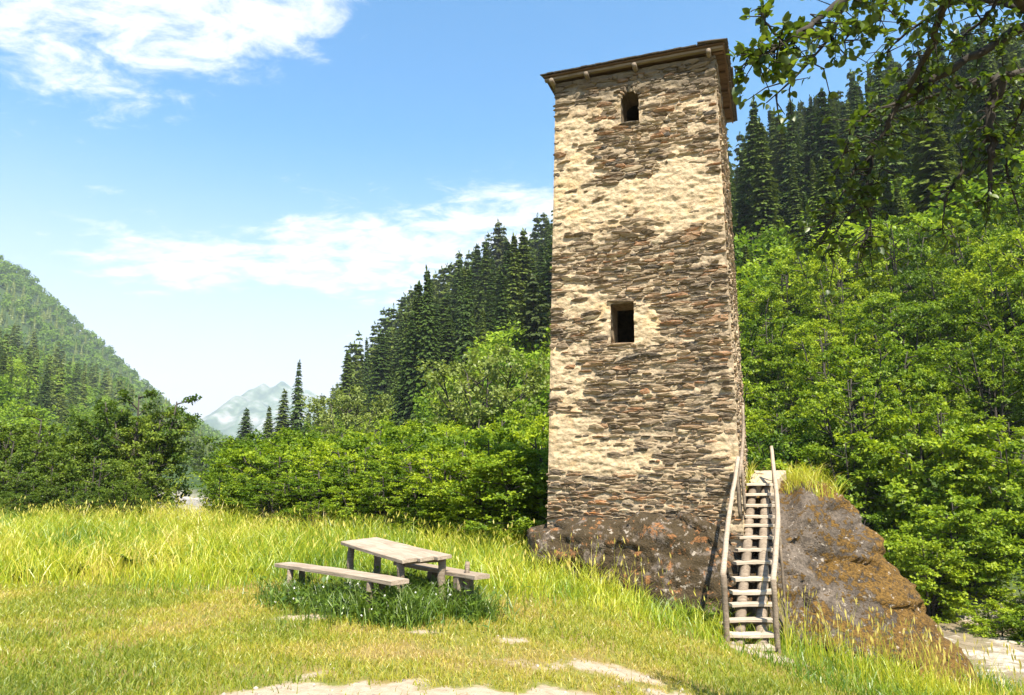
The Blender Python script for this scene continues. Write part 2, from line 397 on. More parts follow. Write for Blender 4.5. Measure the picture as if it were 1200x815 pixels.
def boulder_mat():
    m = Mat('boulder_rock', .93)
    n = m.noise(2.2, 9, .7); n2 = m.noise(9, 7, .7); n3 = m.noise(.9, 5, .6, dist=.6); n4 = m.noise(30, 4, .6)
    c = m.ramp(n2, [(.28, (.026, .020, .016)), (.45, (.085, .067, .050)), (.6, (.175, .14, .108)), (.78, (.36, .305, .245))])
    sp = m.n('ShaderNodeSeparateXYZ'); m.t.links.new(m.pos(), sp.inputs[0])
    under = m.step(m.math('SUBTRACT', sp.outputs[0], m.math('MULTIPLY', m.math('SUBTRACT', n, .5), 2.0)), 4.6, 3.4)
    # brown moss carpets, dark moss plus painted shade below the tower, orange lichen spots
    moss = m.step(m.math('ADD', m.math('ADD', n3, m.math('MULTIPLY', m.math('SUBTRACT', n2, .5), .9)), m.math('MULTIPLY', m.math('SUBTRACT', sp.outputs[0], 5.4), .08)), .435, .485)
    mossc = m.mix(m.step(m.noise(22, 6, .75), .3, .7), (.035, .02, .006), (.19, .105, .02))
    moss_shade = m.mix(n4, (.014, .010, .006), (.075, .050, .017))
    c = m.mix(moss, c, m.mix(under, mossc, moss_shade))
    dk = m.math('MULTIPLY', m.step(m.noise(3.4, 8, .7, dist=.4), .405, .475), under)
    c = m.mix(m.math('MULTIPLY', dk, .92), c, moss_shade)
    ora = m.math('MULTIPLY', m.step(m.noise(4.6, 8, .72, dist=.3), .56, .62, 0, .8), under)
    c = m.mix(ora, c, m.ramp(n4, [(.3, (.20, .085, .03)), (.7, (.38, .17, .06))]))
    lic = m.step(m.noise(8.5, 6, .68), .60, .66, 0, .8)
    c = m.mix(lic, c, (.36, .31, .25))
    cr = m.step(m.noise(2.6, 9, .75, stretch=(1, 1, 1.8), dist=1.2), .40, .33, 0, .85)
    c = m.mix(cr, c, (.03, .024, .018))
    return m.finish(c, normal=m.bump(m.math('ADD', m.math('ADD', n2, n4), m.math('MULTIPLY', moss, .5)), .9, .045))
M['boulder'] = boulder_mat()
BP = [sight(*a) for a in ((622, 705, 13.8), (624, 622, 13.9), (646, 611, 14.0), (700, 614, 13.45), (760, 618, 13.05), (760, 740, 12.9), (820, 619, 12.9), (866, 610, 13.05), (850, 755, 12.5),
      (935, 568, 13.85), (985, 566, 14.2), (1012, 608, 14.0), (1046, 650, 13.7), (1072, 680, 13.4), (1096, 710, 13.1), (1118, 750, 12.8), (1150, 810, 12.3), (1170, 880, 12.0), (915, 760, 11.95), (1040, 870, 11.5))]
BP += [np.array(p) for p in ((4.6, 14.3, 1.64), (5.4, 15.6, 1.80), (6.3, 15.4, 1.55), (9.0, 15.6, -3.4), (8.0, 17.6, -3.2), (6.2, 18.2, 1.0), (2.0, 18.4, 1.0), (.2, 17.6, .4), (0, 17.8, -2.5), (6, 18.8, -3.2), (.4, 14.2, -2), (8.5, 12.3, -3.4), (4, 12.2, -2.5))]
bme, BV = rock_mesh('boulder', BP, (4.3, 15.0, -.4), 7, M['boulder'], (.22, .075, .04), 34.0)
# the stairs sit in a shallow worn notch of the rock
ty = np.array([10.6, 11.1, 14.1, 14.6]); tz_ = np.array([-1.15, -.78, 1.60, 1.66])
axx = np.interp(BV[:, 1], [11.1, 14.1], [3.47, 4.76]); lim = np.interp(BV[:, 1], ty, tz_) - .24
wgt = sstep(.85, .42, np.abs(BV[:, 0] - axx)) * sstep(14.9, 14.4, BV[:, 1])
BV[:, 2] = np.where((BV[:, 2] > lim) & (BV[:, 1] < 15), BV[:, 2] * (1 - wgt) + lim * wgt, BV[:, 2])
bme.vertices.foreach_set('co', BV.astype(np.float32).ravel()); bme.update()
boulder = link('boulder', bme)
tag(boulder, 'huge mossy grey boulder carrying the stone tower, sloping down to the river', 'boulder')
bvh = BVHTree.FromPolygons([tuple(v) for v in BV], [tuple(p.vertices) for p in bme.polygons])
def on_boulder(x, y):
    h = bvh.ray_cast(Vector((x, y, 30)), Vector((0, 0, -1)))
    return h[0].z if h[0] else None

# ------------------------------------------------------------------ tower
ZB, ZT = 0.75, 9.97
LB, RB_ = np.array([.67, 14.22]), np.array([4.03, 13.0]); LT, RT = np.array([.93, 14.25]), np.array([4.02, 13.15])
SD = np.array([.342, .94]); NF = np.array([-.342, -.94]); NS = np.array([.94, -.342])
DEP = 3.3
def corner(which, z):
    t = (np.asarray(z, float) - ZB) / (ZT - ZB)
    a, b = {'L': (LB, LT), 'R': (RB_, RT), 'BR': (RB_ + SD * DEP, RT + SD * (DEP - .3)), 'BL': (LB + SD * DEP, LT + SD * (DEP - .3))}[which]
    return a + (b - a) * np.asarray(t)[..., None]
def wallpt(face, uf, z, out):
    a, b, n = {'F': ('L', 'R', NF), 'S': ('R', 'BR', NS)}[face]
    uf = np.asarray(uf, float); z = np.asarray(z, float)
    A, B = corner(a, z), corner(b, z); P = A + (B - A) * uf[..., None] + n * np.asarray(out)[..., None]
    return np.concatenate([P, z[..., None]], -1)
def pix_front(px, py):
    o = np.array([0, 0, EYE]); d = sight(px, py, 1) - o
    t = (LB - o[:2]) @ NF / (d[:2] @ NF); p = o + d * t
    L, R = corner('L', p[2]), corner('R', p[2]); return float((p[:2] - L) @ (R - L) / ((R - L) @ (R - L))), float(p[2])
WIN = []
for (x0, y0, x1, y1), arch in (((727, 104, 748, 142), True), ((715.5, 355, 743, 402.5), False)):
    (u0, zb_), (u1, _) = pix_front(x0, y1), pix_front(x1, y1); zt_ = pix_front((x0 + x1) / 2, y0)[1]
    WIN.append((u0, u1, zb_, zt_, arch))
# patches of surviving plaster, given by photo position on the wall: px, py, radius px, py, amount
PATCH = [(668, 150, 40, 70, .5), (700, 215, 70, 26, .42), (668, 255, 40, 30, .5), (720, 250, 45, 25, .35), (790, 215, 60, 32, .5), (820, 245, 50, 24, .5), (805, 130, 30, 40, .25), (800, 175, 40, 30, .25), (705, 380, 10, 34, .35),
         (757, 378, 14, 34, .5), (690, 345, 30, 26, .3), (665, 360, 14, 30, .25), (664, 440, 26, 42, .5), (668, 505, 40, 24, .5), (680, 535, 55, 20, .6), (720, 548, 40, 12, .3), (850, 450, 16, 30, .3), (848, 525, 22, 22, .45), (790, 545, 40, 12, .2), (775, 290, 30, 20, .1), (735, 186, 34, 26, -.55), (760, 470, 60, 50, -.15)]
PU = []
for a, b, ra, rb2, am in PATCH:
    u, z = pix_front(a, b); PU.append((u, z, ra / 190, abs(pix_front(a, b - rb2)[1] - z), am))
def plaster_front(u, z):
    n = (fbm(xyz(u * 3.5 * 1.3, z * 1.9, 3), 3, 55, .6) - .5) * .7 + (fbm(xyz(u * 3.5 * 5, z * 10, 3), 4, 56, .7) - .5) * 1.15
    m = np.zeros(np.shape(u)) + .0
    for a, b, c, d, am in PU: m = m + am * 1.35 * np.exp(-(np.abs((u - a) / c) ** 2.6 + np.abs((z - b) / d) ** 2.6))
    for a, b, c, d, _ in WIN: m = m + .25 * np.exp(-(((u - (a + b) / 2) / .12) ** 2 + ((z - (c + d) / 2) / .55) ** 2) * .8)
    return np.clip(np.minimum(m, .80) + n * .92 - .02, 0, 1)
def plaster_side(u, z):
    return np.clip(.30 + (fbm(xyz(u * 6, z * 2.0, 8), 5, 66, .6) - .5) * 1.2, 0, 1)
def wall_mat():
    m = Mat('tower_mortar', .95)
    n = m.noise(11, 8, .68); n2 = m.noise(2.0, 6, .6); n3 = m.noise(34, 5, .7); n4 = m.noise(6, 7, .72, stretch=(1, 1, 3.2))
    mort = m.ramp(n, [(.25, (.15, .112, .072)), (.5, (.34, .262, .17)), (.75, (.50, .405, .27))])
    plas = m.ramp(n, [(.22, (.20, .138, .075)), (.40, (.38, .285, .17)), (.6, (.52, .405, .26)), (.85, (.60, .49, .34))])
    plas = m.mix(m.step(n2, .5, .68, 0, .6), plas, (.55, .37, .18))
    plas = m.mix(m.step(n4, .55, .63, 0, .7), plas, (.17, .115, .065))
    f = m.step(m.math('ADD', m.attr('plaster'), m.math('MULTIPLY', m.math('SUBTRACT', n4, .5), .8)), .16, .46)
    c = m.mix(f, mort, plas)
    sp = m.n('ShaderNodeSeparateXYZ'); m.t.links.new(m.pos(), sp.inputs[0])
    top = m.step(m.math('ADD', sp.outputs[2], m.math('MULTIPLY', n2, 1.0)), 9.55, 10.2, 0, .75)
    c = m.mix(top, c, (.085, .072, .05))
    return m.finish(c, normal=m.bump(m.math('ADD', n, m.math('MULTIPLY', n3, .5)), .8, .035))
M['mortar'] = wall_mat()
tower = thing('stone_tower', (2.4, 13.6, ZB), 'tall square schist tower with patchy cream plaster and a plank roof, standing on the boulder', 'tower')
def in_window(u, z):
    m = np.zeros(np.shape(u), bool)
    for a, b, c, d, arch in WIN:
        if arch:
            r = (b - a) / 2; rz = r * 3.4; zc = d - rz * .75
            m |= (u > a) & (u < b) & (z > c) & (z < zc)
            m |= (z >= zc) & (((u - (a + b) / 2) / r) ** 2 + ((z - zc) / (d - zc)) ** 2 < 1)
        else: m |= (u > a) & (u < b) & (z > c) & (z < d)
    return m
def wall_core():
    Vs, Fs, Ps = [], [], []; off = 0
    for face, nu in (('F', 170), ('S', 90)):
        us = np.linspace(0, 1, nu); zs = np.linspace(.25, ZT, 460)
        if face == 'F':
            for a, b, c, d, _ in WIN:
                for v in (a, b): us[np.argmin(abs(us - v))] = v
                for v in (c, d): zs[np.argmin(abs(zs - v))] = v
        U_, Z_ = np.meshgrid(us, zs, indexing='ij')
        pl = plaster_front(U_, Z_) if face == 'F' else plaster_side(U_, Z_)
        bump = (fbm(xyz(U_ * 3.4 * 6, Z_ * 13, 0 if face == 'F' else 4), 4, 21, .65) - .5)
        row = np.abs(vnoise(xyz(U_ * 3.4 * 1.6, Z_ * 9.5, 7), 91) - .5)
        out = pl * .030 + bump * .07 - .006 - np.exp(-(row / .07) ** 2) * .018 * (1 - pl)
        edge = np.minimum(U_, 1 - U_) if face == 'F' else U_
        out = out * np.clip(edge / .012, 0, 1)
        P = wallpt(face, U_, Z_, out)
        i = np.arange(U_.size).reshape(U_.shape) + off
        uc = (us[:-1] + us[1:]) / 2; zc = (zs[:-1] + zs[1:]) / 2; UC, ZC = np.meshgrid(uc, zc, indexing='ij')
        F = np.stack([i[:-1, :-1], i[1:, :-1], i[1:, 1:], i[:-1, 1:]], -1)
        keep = ~in_window(UC, ZC) if face == 'F' else np.ones(UC.shape, bool)
        Fs.append(F[keep]); Vs.append(P.reshape(-1, 3)); Ps.append(pl.ravel()); off += U_.size
        if face == 'F':                       # reveals: extrude the rim of every opening inwards by the wall's thickness
            hole = ~keep; rim = []
            for di, dj, e in ((-1, 0, ((0, 0), (0, 1))), (1, 0, ((1, 1), (1, 0))), (0, -1, ((1, 0), (0, 0))), (0, 1, ((0, 1), (1, 1)))):
                sh = np.roll(hole, (-di, -dj), (0, 1)); ii, jj = np.where(hole & ~sh)
                rim += [(i[a + e[0][0], b + e[0][1]], i[a + e[1][0], b + e[1][1]]) for a, b in zip(ii, jj)]
            rim = np.array(rim); flat = rim.ravel(); Pi = P.reshape(-1, 3)[flat].copy()
            Pi[:, :2] -= NF * .62
            ni = np.arange(len(flat)) + off
            Vs.append(Pi); Ps.append(np.full(len(flat), .55)); off += len(flat)
            Fs.append(np.stack([rim[:, 0], rim[:, 1], ni[1::2], ni[0::2]], -1))
    zs = np.array([.25, ZT]); ring = [np.concatenate([corner(k, np.array([z]))[0], [z]]) for z in zs for k in ('L', 'BL', 'BR', 'R')]
    Vs.append(np.array(ring)); Ps.append(np.full(8, .2)); o = off
    Fs.append(np.array([[o, o + 1, o + 5, o + 4], [o + 1, o + 2, o + 6, o + 5], [o + 4, o + 5, o + 6, o + 7]]))
    return mesh_np('wall', np.concatenate(Vs), Fs, M['mortar'], True, {'plaster': np.concatenate(Ps)})
link('wall', wall_core(), tower)

def stone_mat(name, objrand):
    m = Mat(name, .88)
    r = m.orand() if objrand else m.attr('rnd')
    n = m.noise(16, 7, .7, stretch=(1, 1, 2.2)); n2 = m.noise(1.6, 5, .6); n3 = m.noise(48, 4, .6)
    c = m.ramp(r, [(.0, (.055, .048, .043)), (.16, (.10, .070, .045)), (.34, (.17, .115, .068)), (.5, (.22, .165, .11)), (.66, (.29, .205, .12)), (.80, (.36, .28, .175)), (.90, (.27, .125, .055)), (1.0, (.42, .34, .22))])
    c = m.mix(m.step(n, .42, .7, 0, .55), c, (.40, .32, .21))
    c = m.mix(m.step(n3, .52, .72, 0, .6), c, (.045, .036, .028))
    sp = m.n('ShaderNodeSeparateXYZ'); m.t.links.new(m.pos(), sp.inputs[0])
    base = m.math('MULTIPLY', m.step(sp.outputs[2], 1.75, .9), m.step(m.noise(2.4, 6, .7, stretch=(1, 1, 2.4)), .54, .62, 0, .85))
    c = m.mix(base, c, m.mix(n, (.28, .10, .025), (.55, .24, .07)))
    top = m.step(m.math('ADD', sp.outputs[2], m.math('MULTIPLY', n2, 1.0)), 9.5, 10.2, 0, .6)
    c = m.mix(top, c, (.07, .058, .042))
    return m.finish(c, normal=m.bump(m.math('ADD', n, m.math('MULTIPLY', n3, .4)), .8, .02))
M['stone'] = stone_mat('schist_stone', True); M['stone_small'] = stone_mat('schist_small_stone', False)
def stone_variant(k):
    r = np.random.default_rng(100 + k); n = 9
    ang = np.sort(np.linspace(0, 2 * np.pi, n, endpoint=False) + r.uniform(-.3, .3, n))
    sup = (np.abs(np.cos(ang)) ** 3.2 + np.abs(np.sin(ang)) ** 2.6) ** (-1 / 2.6) * .5 * r.uniform(.68, 1.12, n)
    x, z = np.cos(ang) * sup, np.sin(ang) * sup
    ring0 = np.stack([x, np.full(n, -.6), z], -1)
    ring1 = np.stack([x * .97, .55 + r.uniform(-.2, .2, n) + z * .3, z * .95], -1)
    ring2 = np.stack([x * .84, .95 + r.uniform(-.4, .2, n) + z * .5, z * .7], -1)
    V = np.concatenate([ring0, ring1, ring2, [[0, 1.0, 0]]]); F = []
    for i in range(n):
        j = (i + 1) % n
        F += [(i, j, n + j), (i, n + j, n + i), (n + i, n + j, 2 * n + j), (n + i, 2 * n + j, 2 * n + i), (2 * n + i, 2 * n + j, 3 * n)]
    F = np.array(F)[:, ::-1]
    return V, F
SV = [stone_variant(k) for k in range(14)]
def lay_stones():
    recs = []
    for face, width, pf in (('F', 3.45, plaster_front), ('S', 3.2, plaster_side)):
        z = .55
        while z < ZT - .06:
            big_row = random.random() < .24
            h = random.uniform(.07, .12) if big_row else random.uniform(.028, .066)
            u = -random.uniform(.0, .05) / width if face == 'F' else .004
            while u < 1.0:
                wd = random.uniform(.16, .55) if big_row else random.uniform(.09, .40)
                if random.random() < .25: wd *= .5
                uc = u + wd / width / 2
                if uc + wd / width * .3 > 1.0: break
                zc = z + h / 2 + .035 * math.sin(uc * 9 + z * 2.1) + random.uniform(-.012, .012)
                u += wd / width * random.uniform(.86, .99)
                recs.append((face, uc, zc, wd, h * random.uniform(.85, 1.2)))
            z += h * .93
    z = .8
    while z < ZT - .2:                       # larger corner stones
        for uc in (.045, .955):
            h = random.uniform(.08, .15); wd = random.uniform(.2, .42); recs.append(('F', uc + (wd / 3.45 / 2 - .045) * (1 if uc < .5 else -1), z + random.uniform(-.1, .1), wd, h))
        z += random.uniform(.2, .42)
    for _ in range(75): recs.append(('F', random.uniform(.08, .92), random.uniform(1.0, 9.4), random.uniform(.24, .5), random.uniform(.085, .15)))
    nbig = len(recs)
    U_ = {f: np.array([(r[1], r[2]) for r in recs if r[0] == f]) for f in 'FS'}
    pv = {'F': list(plaster_front(U_['F'][:, 0], U_['F'][:, 1])), 'S': list(plaster_side(U_['S'][:, 0], U_['S'][:, 1]))}
    out = []
    for r in recs:
        p = pv[r[0]].pop(0); face, uc, zc, wd, h = r
        if zc > ZT - .05: continue
        if face == 'F':
            hw = wd / 3.45 / 2
            if any((uc + hw * .8 > a) and (uc - hw * .8 < b) and (zc + h * .45 > c) and (zc - h * .45 < d) for a, b, c, d, _ in WIN): continue
        if p > .34 and random.random() < min(.97, .3 + (p - .34) * 2.4): continue
        if random.random() < .17: continue
        dep = random.uniform(.006, .038) * (1.15 if p < .15 else 1.0) + min(p, .5) * .02 + (.022 if face == 'F' and h > .085 and wd > .19 else 0)
        out.append((face, uc, zc, wd, h, dep, random.randrange(14), random.gauss(0, .07), random.random()))
    return out
stones = lay_stones()
def stone_matrix(s):
    face, uc, zc, wd, h, dep, v, rot, _ = s
    p = wallpt(face, np.array(uc), np.array(zc), np.array(0.0))
    n = NF if face == 'F' else NS; tx = np.array([-n[1], n[0]])
    B = Matrix(((tx[0], n[0], 0), (tx[1], n[1], 0), (0, 0, 1))).to_4x4()
    return Matrix.Translation(Vector(p)) @ B @ Matrix.Rotation(rot, 4, 'Y') @ Matrix.Diagonal((wd, dep, h, 1))
stones.sort(key=lambda s: -s[3] * s[4] * (1 if s[0] == 'F' else .12))
SME = [mesh_np('stone', v, f, M['stone']) for v, f in SV]
for s in stones[:300]:
    o = bpy.data.objects.new('stone', SME[s[6]]); COL.objects.link(o); o.parent = tower
    o.matrix_local = Matrix.Translation(-tower.location) @ stone_matrix(s)
def joined(items, variants):
    """items: (4x4 matrix, variant, value) -> one vertex/face/attribute set"""
    Vs, Fs, As = [], [], []; off = 0
    for mtx, v, a in items:
        V, F = variants[v]; m = np.array(mtx)
        Vs.append(V @ m[:3, :3].T + m[:3, 3]); Fs.append(F + off); As.append(np.full(len(V), a)); off += len(V)
    return np.concatenate(Vs), np.concatenate(Fs), np.concatenate(As)
V_, F_, A_ = joined([(stone_matrix(s), s[6], s[8]) for s in stones[300:]], SV)
tag(link('small_stones', mesh_np('small_stones', V_, F_, M['stone_small'], False, {'rnd': A_}), tower), kind='stuff')

# timber helpers
def wood_mat(name, a, b, c, sc=3.0, stretch=(1, 14, 14)):
    m = Mat(name, .85); P = m.pos(True)
    n = m.noise(sc, 6, .65, P, stretch); n2 = m.noise(2.5, 4, .6, P)
    col = m.ramp(n, [(.25, a), (.5, b), (.78, c)])
    col = m.mix(m.step(m.math('ADD', n2, m.math('MULTIPLY', m.orand(), .35)), .55, .85, 0, .5), col, a)
    return m.finish(col, normal=m.bump(n, .7, .012))
M['wood_grey'] = wood_mat('weathered_wood', (.075, .055, .038), (.20, .155, .11), (.32, .265, .20))
M['wood_pale'] = wood_mat('pale_plank', (.17, .125, .085), (.32, .255, .19), (.43, .36, .28))
M['wood_step'] = wood_mat('worn_step', (.24, .19, .14), (.42, .36, .28), (.55, .48, .39))
M['wood_roof'] = wood_mat('roof_board', (.06, .038, .024), (.15, .088, .05), (.25, .155, .09))
M['wood_dark'] = wood_mat('roof_shingle', (.035, .028, .022), (.085, .066, .05), (.15, .12, .095))
def frame_from(a, b, up=(0, 0, 1)):
    a, b = Vector(a), Vector(b); x = (b - a).normalized(); y = Vector(up).cross(x)
    if y.length < 1e-3: y = Vector((0, 1, 0))
    y.normalize(); z = x.cross(y); m = Matrix((x, y, z)).transposed().to_4x4(); m.translation = a; return m, (b - a).length
def plank(name, a, b, wd, th, mat, parent, up=(0, 0, 1), rough=.06, seed=0, nseg=9):
    """rough-sawn board from a to b: wavy edges, worn corners"""
    m, L = frame_from(a, b, up); r = np.random.default_rng(seed + 1)
    t = np.linspace(0, 1, nseg); e1 = .5 + rough * (r.random(nseg) - .5) * 2; e2 = .5 + rough * (r.random(nseg) - .5) * 2
    zt = th * .5 + th * .10 * (r.random(nseg) - .5); bow = np.sin(t * math.pi) * r.uniform(-.012, .012)
    c = .16 * th; V = []
    for i in range(nseg):
        x = t[i] * L
        for y, z in ((-e1[i] * wd, -th / 2), (-e1[i] * wd, zt[i] - c), (-e1[i] * wd + c, zt[i]), (e2[i] * wd - c, zt[i]), (e2[i] * wd, zt[i] - c), (e2[i] * wd, -th / 2)):
            V.append((x, y, z + bow[i]))
    F = [(i * 6 + k, i * 6 + (k + 1) % 6, (i + 1) * 6 + (k + 1) % 6, (i + 1) * 6 + k) for i in range(nseg - 1) for k in range(6)]
    caps = np.array([[5, 4, 3, 2, 1, 0], [(nseg - 1) * 6 + k for k in range(6)]])
    me = mesh_np(name, np.array(V), [np.array(F)[:, ::-1], caps[:, ::-1]], mat)
    o = bpy.data.objects.new(name, me); COL.objects.link(o)
    if parent is not None: o.parent = parent; o.matrix_local = m if parent.parent else Matrix.Translation(-Vector(parent.location)) @ m
    else: o.matrix_world = m
    return o
def tube_arr(pts, rad, ns=8, seed=0, rough=.08):
    """tapered crooked pole through pts"""
    P = np.array(pts, float); n = len(P); rad = np.broadcast_to(np.asarray(rad, float), (n,)); r = np.random.default_rng(seed)
    T = np.gradient(P, axis=0); T /= np.linalg.norm(T, axis=1)[:, None] + 1e-9
    ref = np.array([0, 0, 1.0]) if abs(T[:, 2]).mean() < .8 else np.array([0, 1.0, 0])
    A = np.cross(T, ref); A /= np.linalg.norm(A, axis=1)[:, None] + 1e-9; B = np.cross(T, A)
    th = np.linspace(0, 2 * np.pi, ns, endpoint=False)
    rr = rad[:, None] * (1 + rough * (r.random((n, ns)) - .5) * 2)
    V = P[:, None] + A[:, None] * (np.cos(th) * rr)[..., None] + B[:, None] * (np.sin(th) * rr)[..., None]
    i = np.arange(n * ns).reshape(n, ns); j = np.roll(i, -1, 1)
    F = np.stack([i[:-1], i[1:], j[1:], j[:-1]], -1).reshape(-1, 4)
    V = np.concatenate([V.reshape(-1, 3), P[:1], P[-1:]]); c0, c1 = n * ns, n * ns + 1
    T3 = np.concatenate([np.stack([i[0], j[0], np.full(ns, c0)], -1), np.stack([j[-1], i[-1], np.full(ns, c1)], -1)])
    return V, F, T3
def pole(name, pts, rad, mat, parent, ns=9, seed=0, rough=.08, sub=3):
    P = np.array(pts, float)
    if sub > 1:
        t = np.linspace(0, len(P) - 1, (len(P) - 1) * sub + 1); P2 = np.stack([np.interp(t, range(len(P)), P[:, k]) for k in range(3)], -1)
        rad = np.interp(t, range(len(P)), np.broadcast_to(np.asarray(rad, float), (len(P),)))
        for _ in range(2): P2[1:-1] = (P2[:-2] + P2[2:] + 2 * P2[1:-1]) / 4
        r = np.random.default_rng(seed + 5); P2[1:-1] += r.uniform(-.12, .12, P2[1:-1].shape) * np.mean(rad); P = P2
    V, F, T3 = tube_arr(P, rad, ns, seed, rough)
    return link(name, mesh_np(name, V, [F, T3], mat, True), parent)

# roof: beams, log ends, soffit boards, shingles
ov = .20
def roofpt(u, s, z):            # u along the front in metres from the left corner, s depth from the front
    L, R = LT, RT; ex = (R - L) / np.linalg.norm(R - L); ey = np.array([-ex[1], ex[0]])
    p = L + ex * u + ey * s; return np.array([p[0], p[1], z])
WT = float(np.linalg.norm(RT - LT)); DT = DEP - .3
zr = ZT
back = np.array([roofpt(-.3, 1.6, zr + .60), roofpt(WT + .3, 1.6, zr + .60), roofpt(WT + .3, DT + .3, zr + .17), roofpt(-.3, DT + .3, zr + .17),
                 roofpt(-.3, 1.6, zr + .56), roofpt(WT + .3, 1.6, zr + .56), roofpt(WT + .3, DT + .3, zr + .15), roofpt(-.3, DT + .3, zr + .15)])
roof = link('roof', mesh_np('roof', back, np.array([[0, 1, 2, 3], [7, 6, 5, 4], [0, 4, 5, 1], [1, 5, 6, 2], [2, 6, 7, 3], [3, 7, 4, 0]]), M['wood_dark']), tower)
for s_, nm in ((-.10, 'eave_beam'), (DT + .05, 'eave_beam')):
    plank(nm, roofpt(-.20, s_, zr + .055), roofpt(WT + .18, s_, zr + .065), .09, .055, M['wood_grey'], roof, seed=3)
for k, u in enumerate((-.03, .72, 1.72, WT - .1)):
    pole('log_end', [roofpt(u, -.24, zr - .03), roofpt(u, .4, zr - .03), roofpt(u, DT + .2, zr - .03)], .05, M['wood_grey'], roof, seed=k)
nb = 17
for k in range(nb):
    s_ = -ov + (DT + 2 * ov) * (k + .5) / nb
    plank('soffit_board', roofpt(-.2, s_, zr + .100 + .004 * (k % 2)), roofpt(WT + ov + random.uniform(-.02, .02), s_, zr + .104 + .004 * (k % 2)), (DT + 2 * ov) / nb * .94, .028, M['wood_roof'], roof, seed=40 + k, nseg=5)
plank('fascia_board', roofpt(WT + ov - .01, -ov, zr + .075), roofpt(WT + ov - .01, DT + ov, zr + .075), .03, .035, M['wood_roof'], roof, seed=9)
for k, s_ in enumerate((.05, .85, 1.65, 2.45)):
    plank('outrigger', roofpt(WT - .2, s_, zr + .075), roofpt(WT + ov - .04, s_, zr + .075), .07, .07, M['wood_roof'], roof, seed=70 + k, nseg=3)
ns_ = 26
apex = .55
for row in range(9):
    for k in range(ns_):      # shingle courses on the front and right slope edges, laid to a low ridge
        u0 = -.27 + (WT + .54) * k / ns_; s0 = -ov - .05 + row * .2; zz0 = zr + .130 + row * .2 * .25
        if row > 0 and k % 2: continue
        wd = (WT + .54) / ns_ * (1.0 if row == 0 else 2.0)
        plank('shingle', roofpt(u0 + wd / 2, s0, zz0 + random.uniform(-.004, .012)), roofpt(u0 + wd / 2, s0 + .30, zz0 + .075), wd * .97, .022, M['wood_dark'], roof, seed=200 + row * 30 + k, nseg=3)
for k in range(13):
    s0 = -.28 + (DT + .56) * (k + .5) / 13
    plank('shingle', roofpt(WT + ov + .05, s0, zr + .126 + random.uniform(0, .012)), roofpt(WT - .3, s0, zr + .16), (DT + .56) / 13 * .96, .02, M['wood_dark'], roof, seed=500 + k, nseg=3)
gable = np.array([roofpt(WT + .2, -.2, zr + .15), roofpt(WT + .2, 1.6, zr + .55), roofpt(WT + .2, DT + .2, zr + .15), roofpt(WT + .16, -.2, zr + .15), roofpt(WT + .16, 1.6, zr + .55), roofpt(WT + .16, DT + .2, zr + .15)])
o = link('gable_board', mesh_np('gable_board', gable, [np.array([[0, 2, 1], [3, 4, 5]]), np.array([[0, 1, 4, 3], [1, 2, 5, 4], [2, 0, 3, 5]])], M['wood_roof']), roof)
# lintel and sill stones of the openings
for k, (a, b, c, d, arch) in enumerate(WIN):
    mk = stone_matrix(('F', (a + b) / 2, c - .03, (b - a) * 3.45 + .12, .07, .05, 2, 0, 0))
    o = bpy.data.objects.new('window_sill', SME[2]); COL.objects.link(o); o.parent = tower; o.matrix_local = Matrix.Translation(-tower.location) @ mk
    if not arch:
        mk = stone_matrix(('F', (a + b) / 2 - .01, d + .05, (b - a) * 3.45 + .22, .10, .055, 5, .03, 0))
        o = bpy.data.objects.new('lintel', SME[5]); COL.objects.link(o); o.parent = tower; o.matrix_local = Matrix.Translation(-tower.location) @ mk
    else:
        for j in range(9):
            t = math.pi * (j + .5) / 9; r = (b - a) / 2 + .018; rz = (d - c) * .27 + .05
            s = ('F', (a + b) / 2 + r * math.cos(t), d - (d - c) * .27 + rz * math.sin(t), .06, .13, .035, j % 14, 0, 0)
            mk = stone_matrix(s) ; mk = mk @ Matrix.Identity(4)
            face_m = stone_matrix(s[:3] + (1, 1, 1, 0, 0, 0)) @ Matrix.Rotation(-(math.pi / 2 - t) * -1, 4, 'Y') @ Matrix.Diagonal((.065, .035, .14, 1))
            o = bpy.data.objects.new('arch_stone', SME[j % 14]); COL.objects.link(o); o.parent = tower; o.matrix_local = Matrix.Translation(-tower.location) @ face_m

# ------------------------------------------------------------------ wooden stairs
stair_rows = [568, 580, 592.5, 605, 616, 630, 644.5, 660, 679, 694, 709, 727, 743.5, 760]
xl = np.interp(stair_rows, [568, 760], [873, 849]); xr = np.interp(stair_rows, [568, 620, 680, 760], [905, 907, 907, 905])
base = sight(877, 766, 11.05)
stairs = thing('wooden_stairs', tuple(base), 'weathered open wooden stairs with crooked pole handrails leaning on the boulder', 'stairs')
yy = np.interp(stair_rows, [568, 760], [14.1, 11.1])
yy = 11.1 + 3.0 * ((760 - np.array(stair_rows)) / 192) ** 1.12
TL, TR = [], []
for k, (r, a, b, Y) in enumerate(zip(stair_rows, xl, xr, yy)):
    p, q = sight(a + random.uniform(-1, .5), r, Y), sight(b + random.uniform(-.6, .8), r + random.uniform(-.6, .6), Y + .02)
    q[2] = p[2] + random.uniform(-.012, .012)
    TL.append(p); TR.append(q); d = (np.array(TL[0]) - np.array(TL[-1]))
    plank('tread', p, q, random.uniform(.17, .21), random.uniform(.04, .055), M['wood_step'], stairs, seed=600 + k, rough=.05)
TL, TR = np.array(TL), np.array(TR)
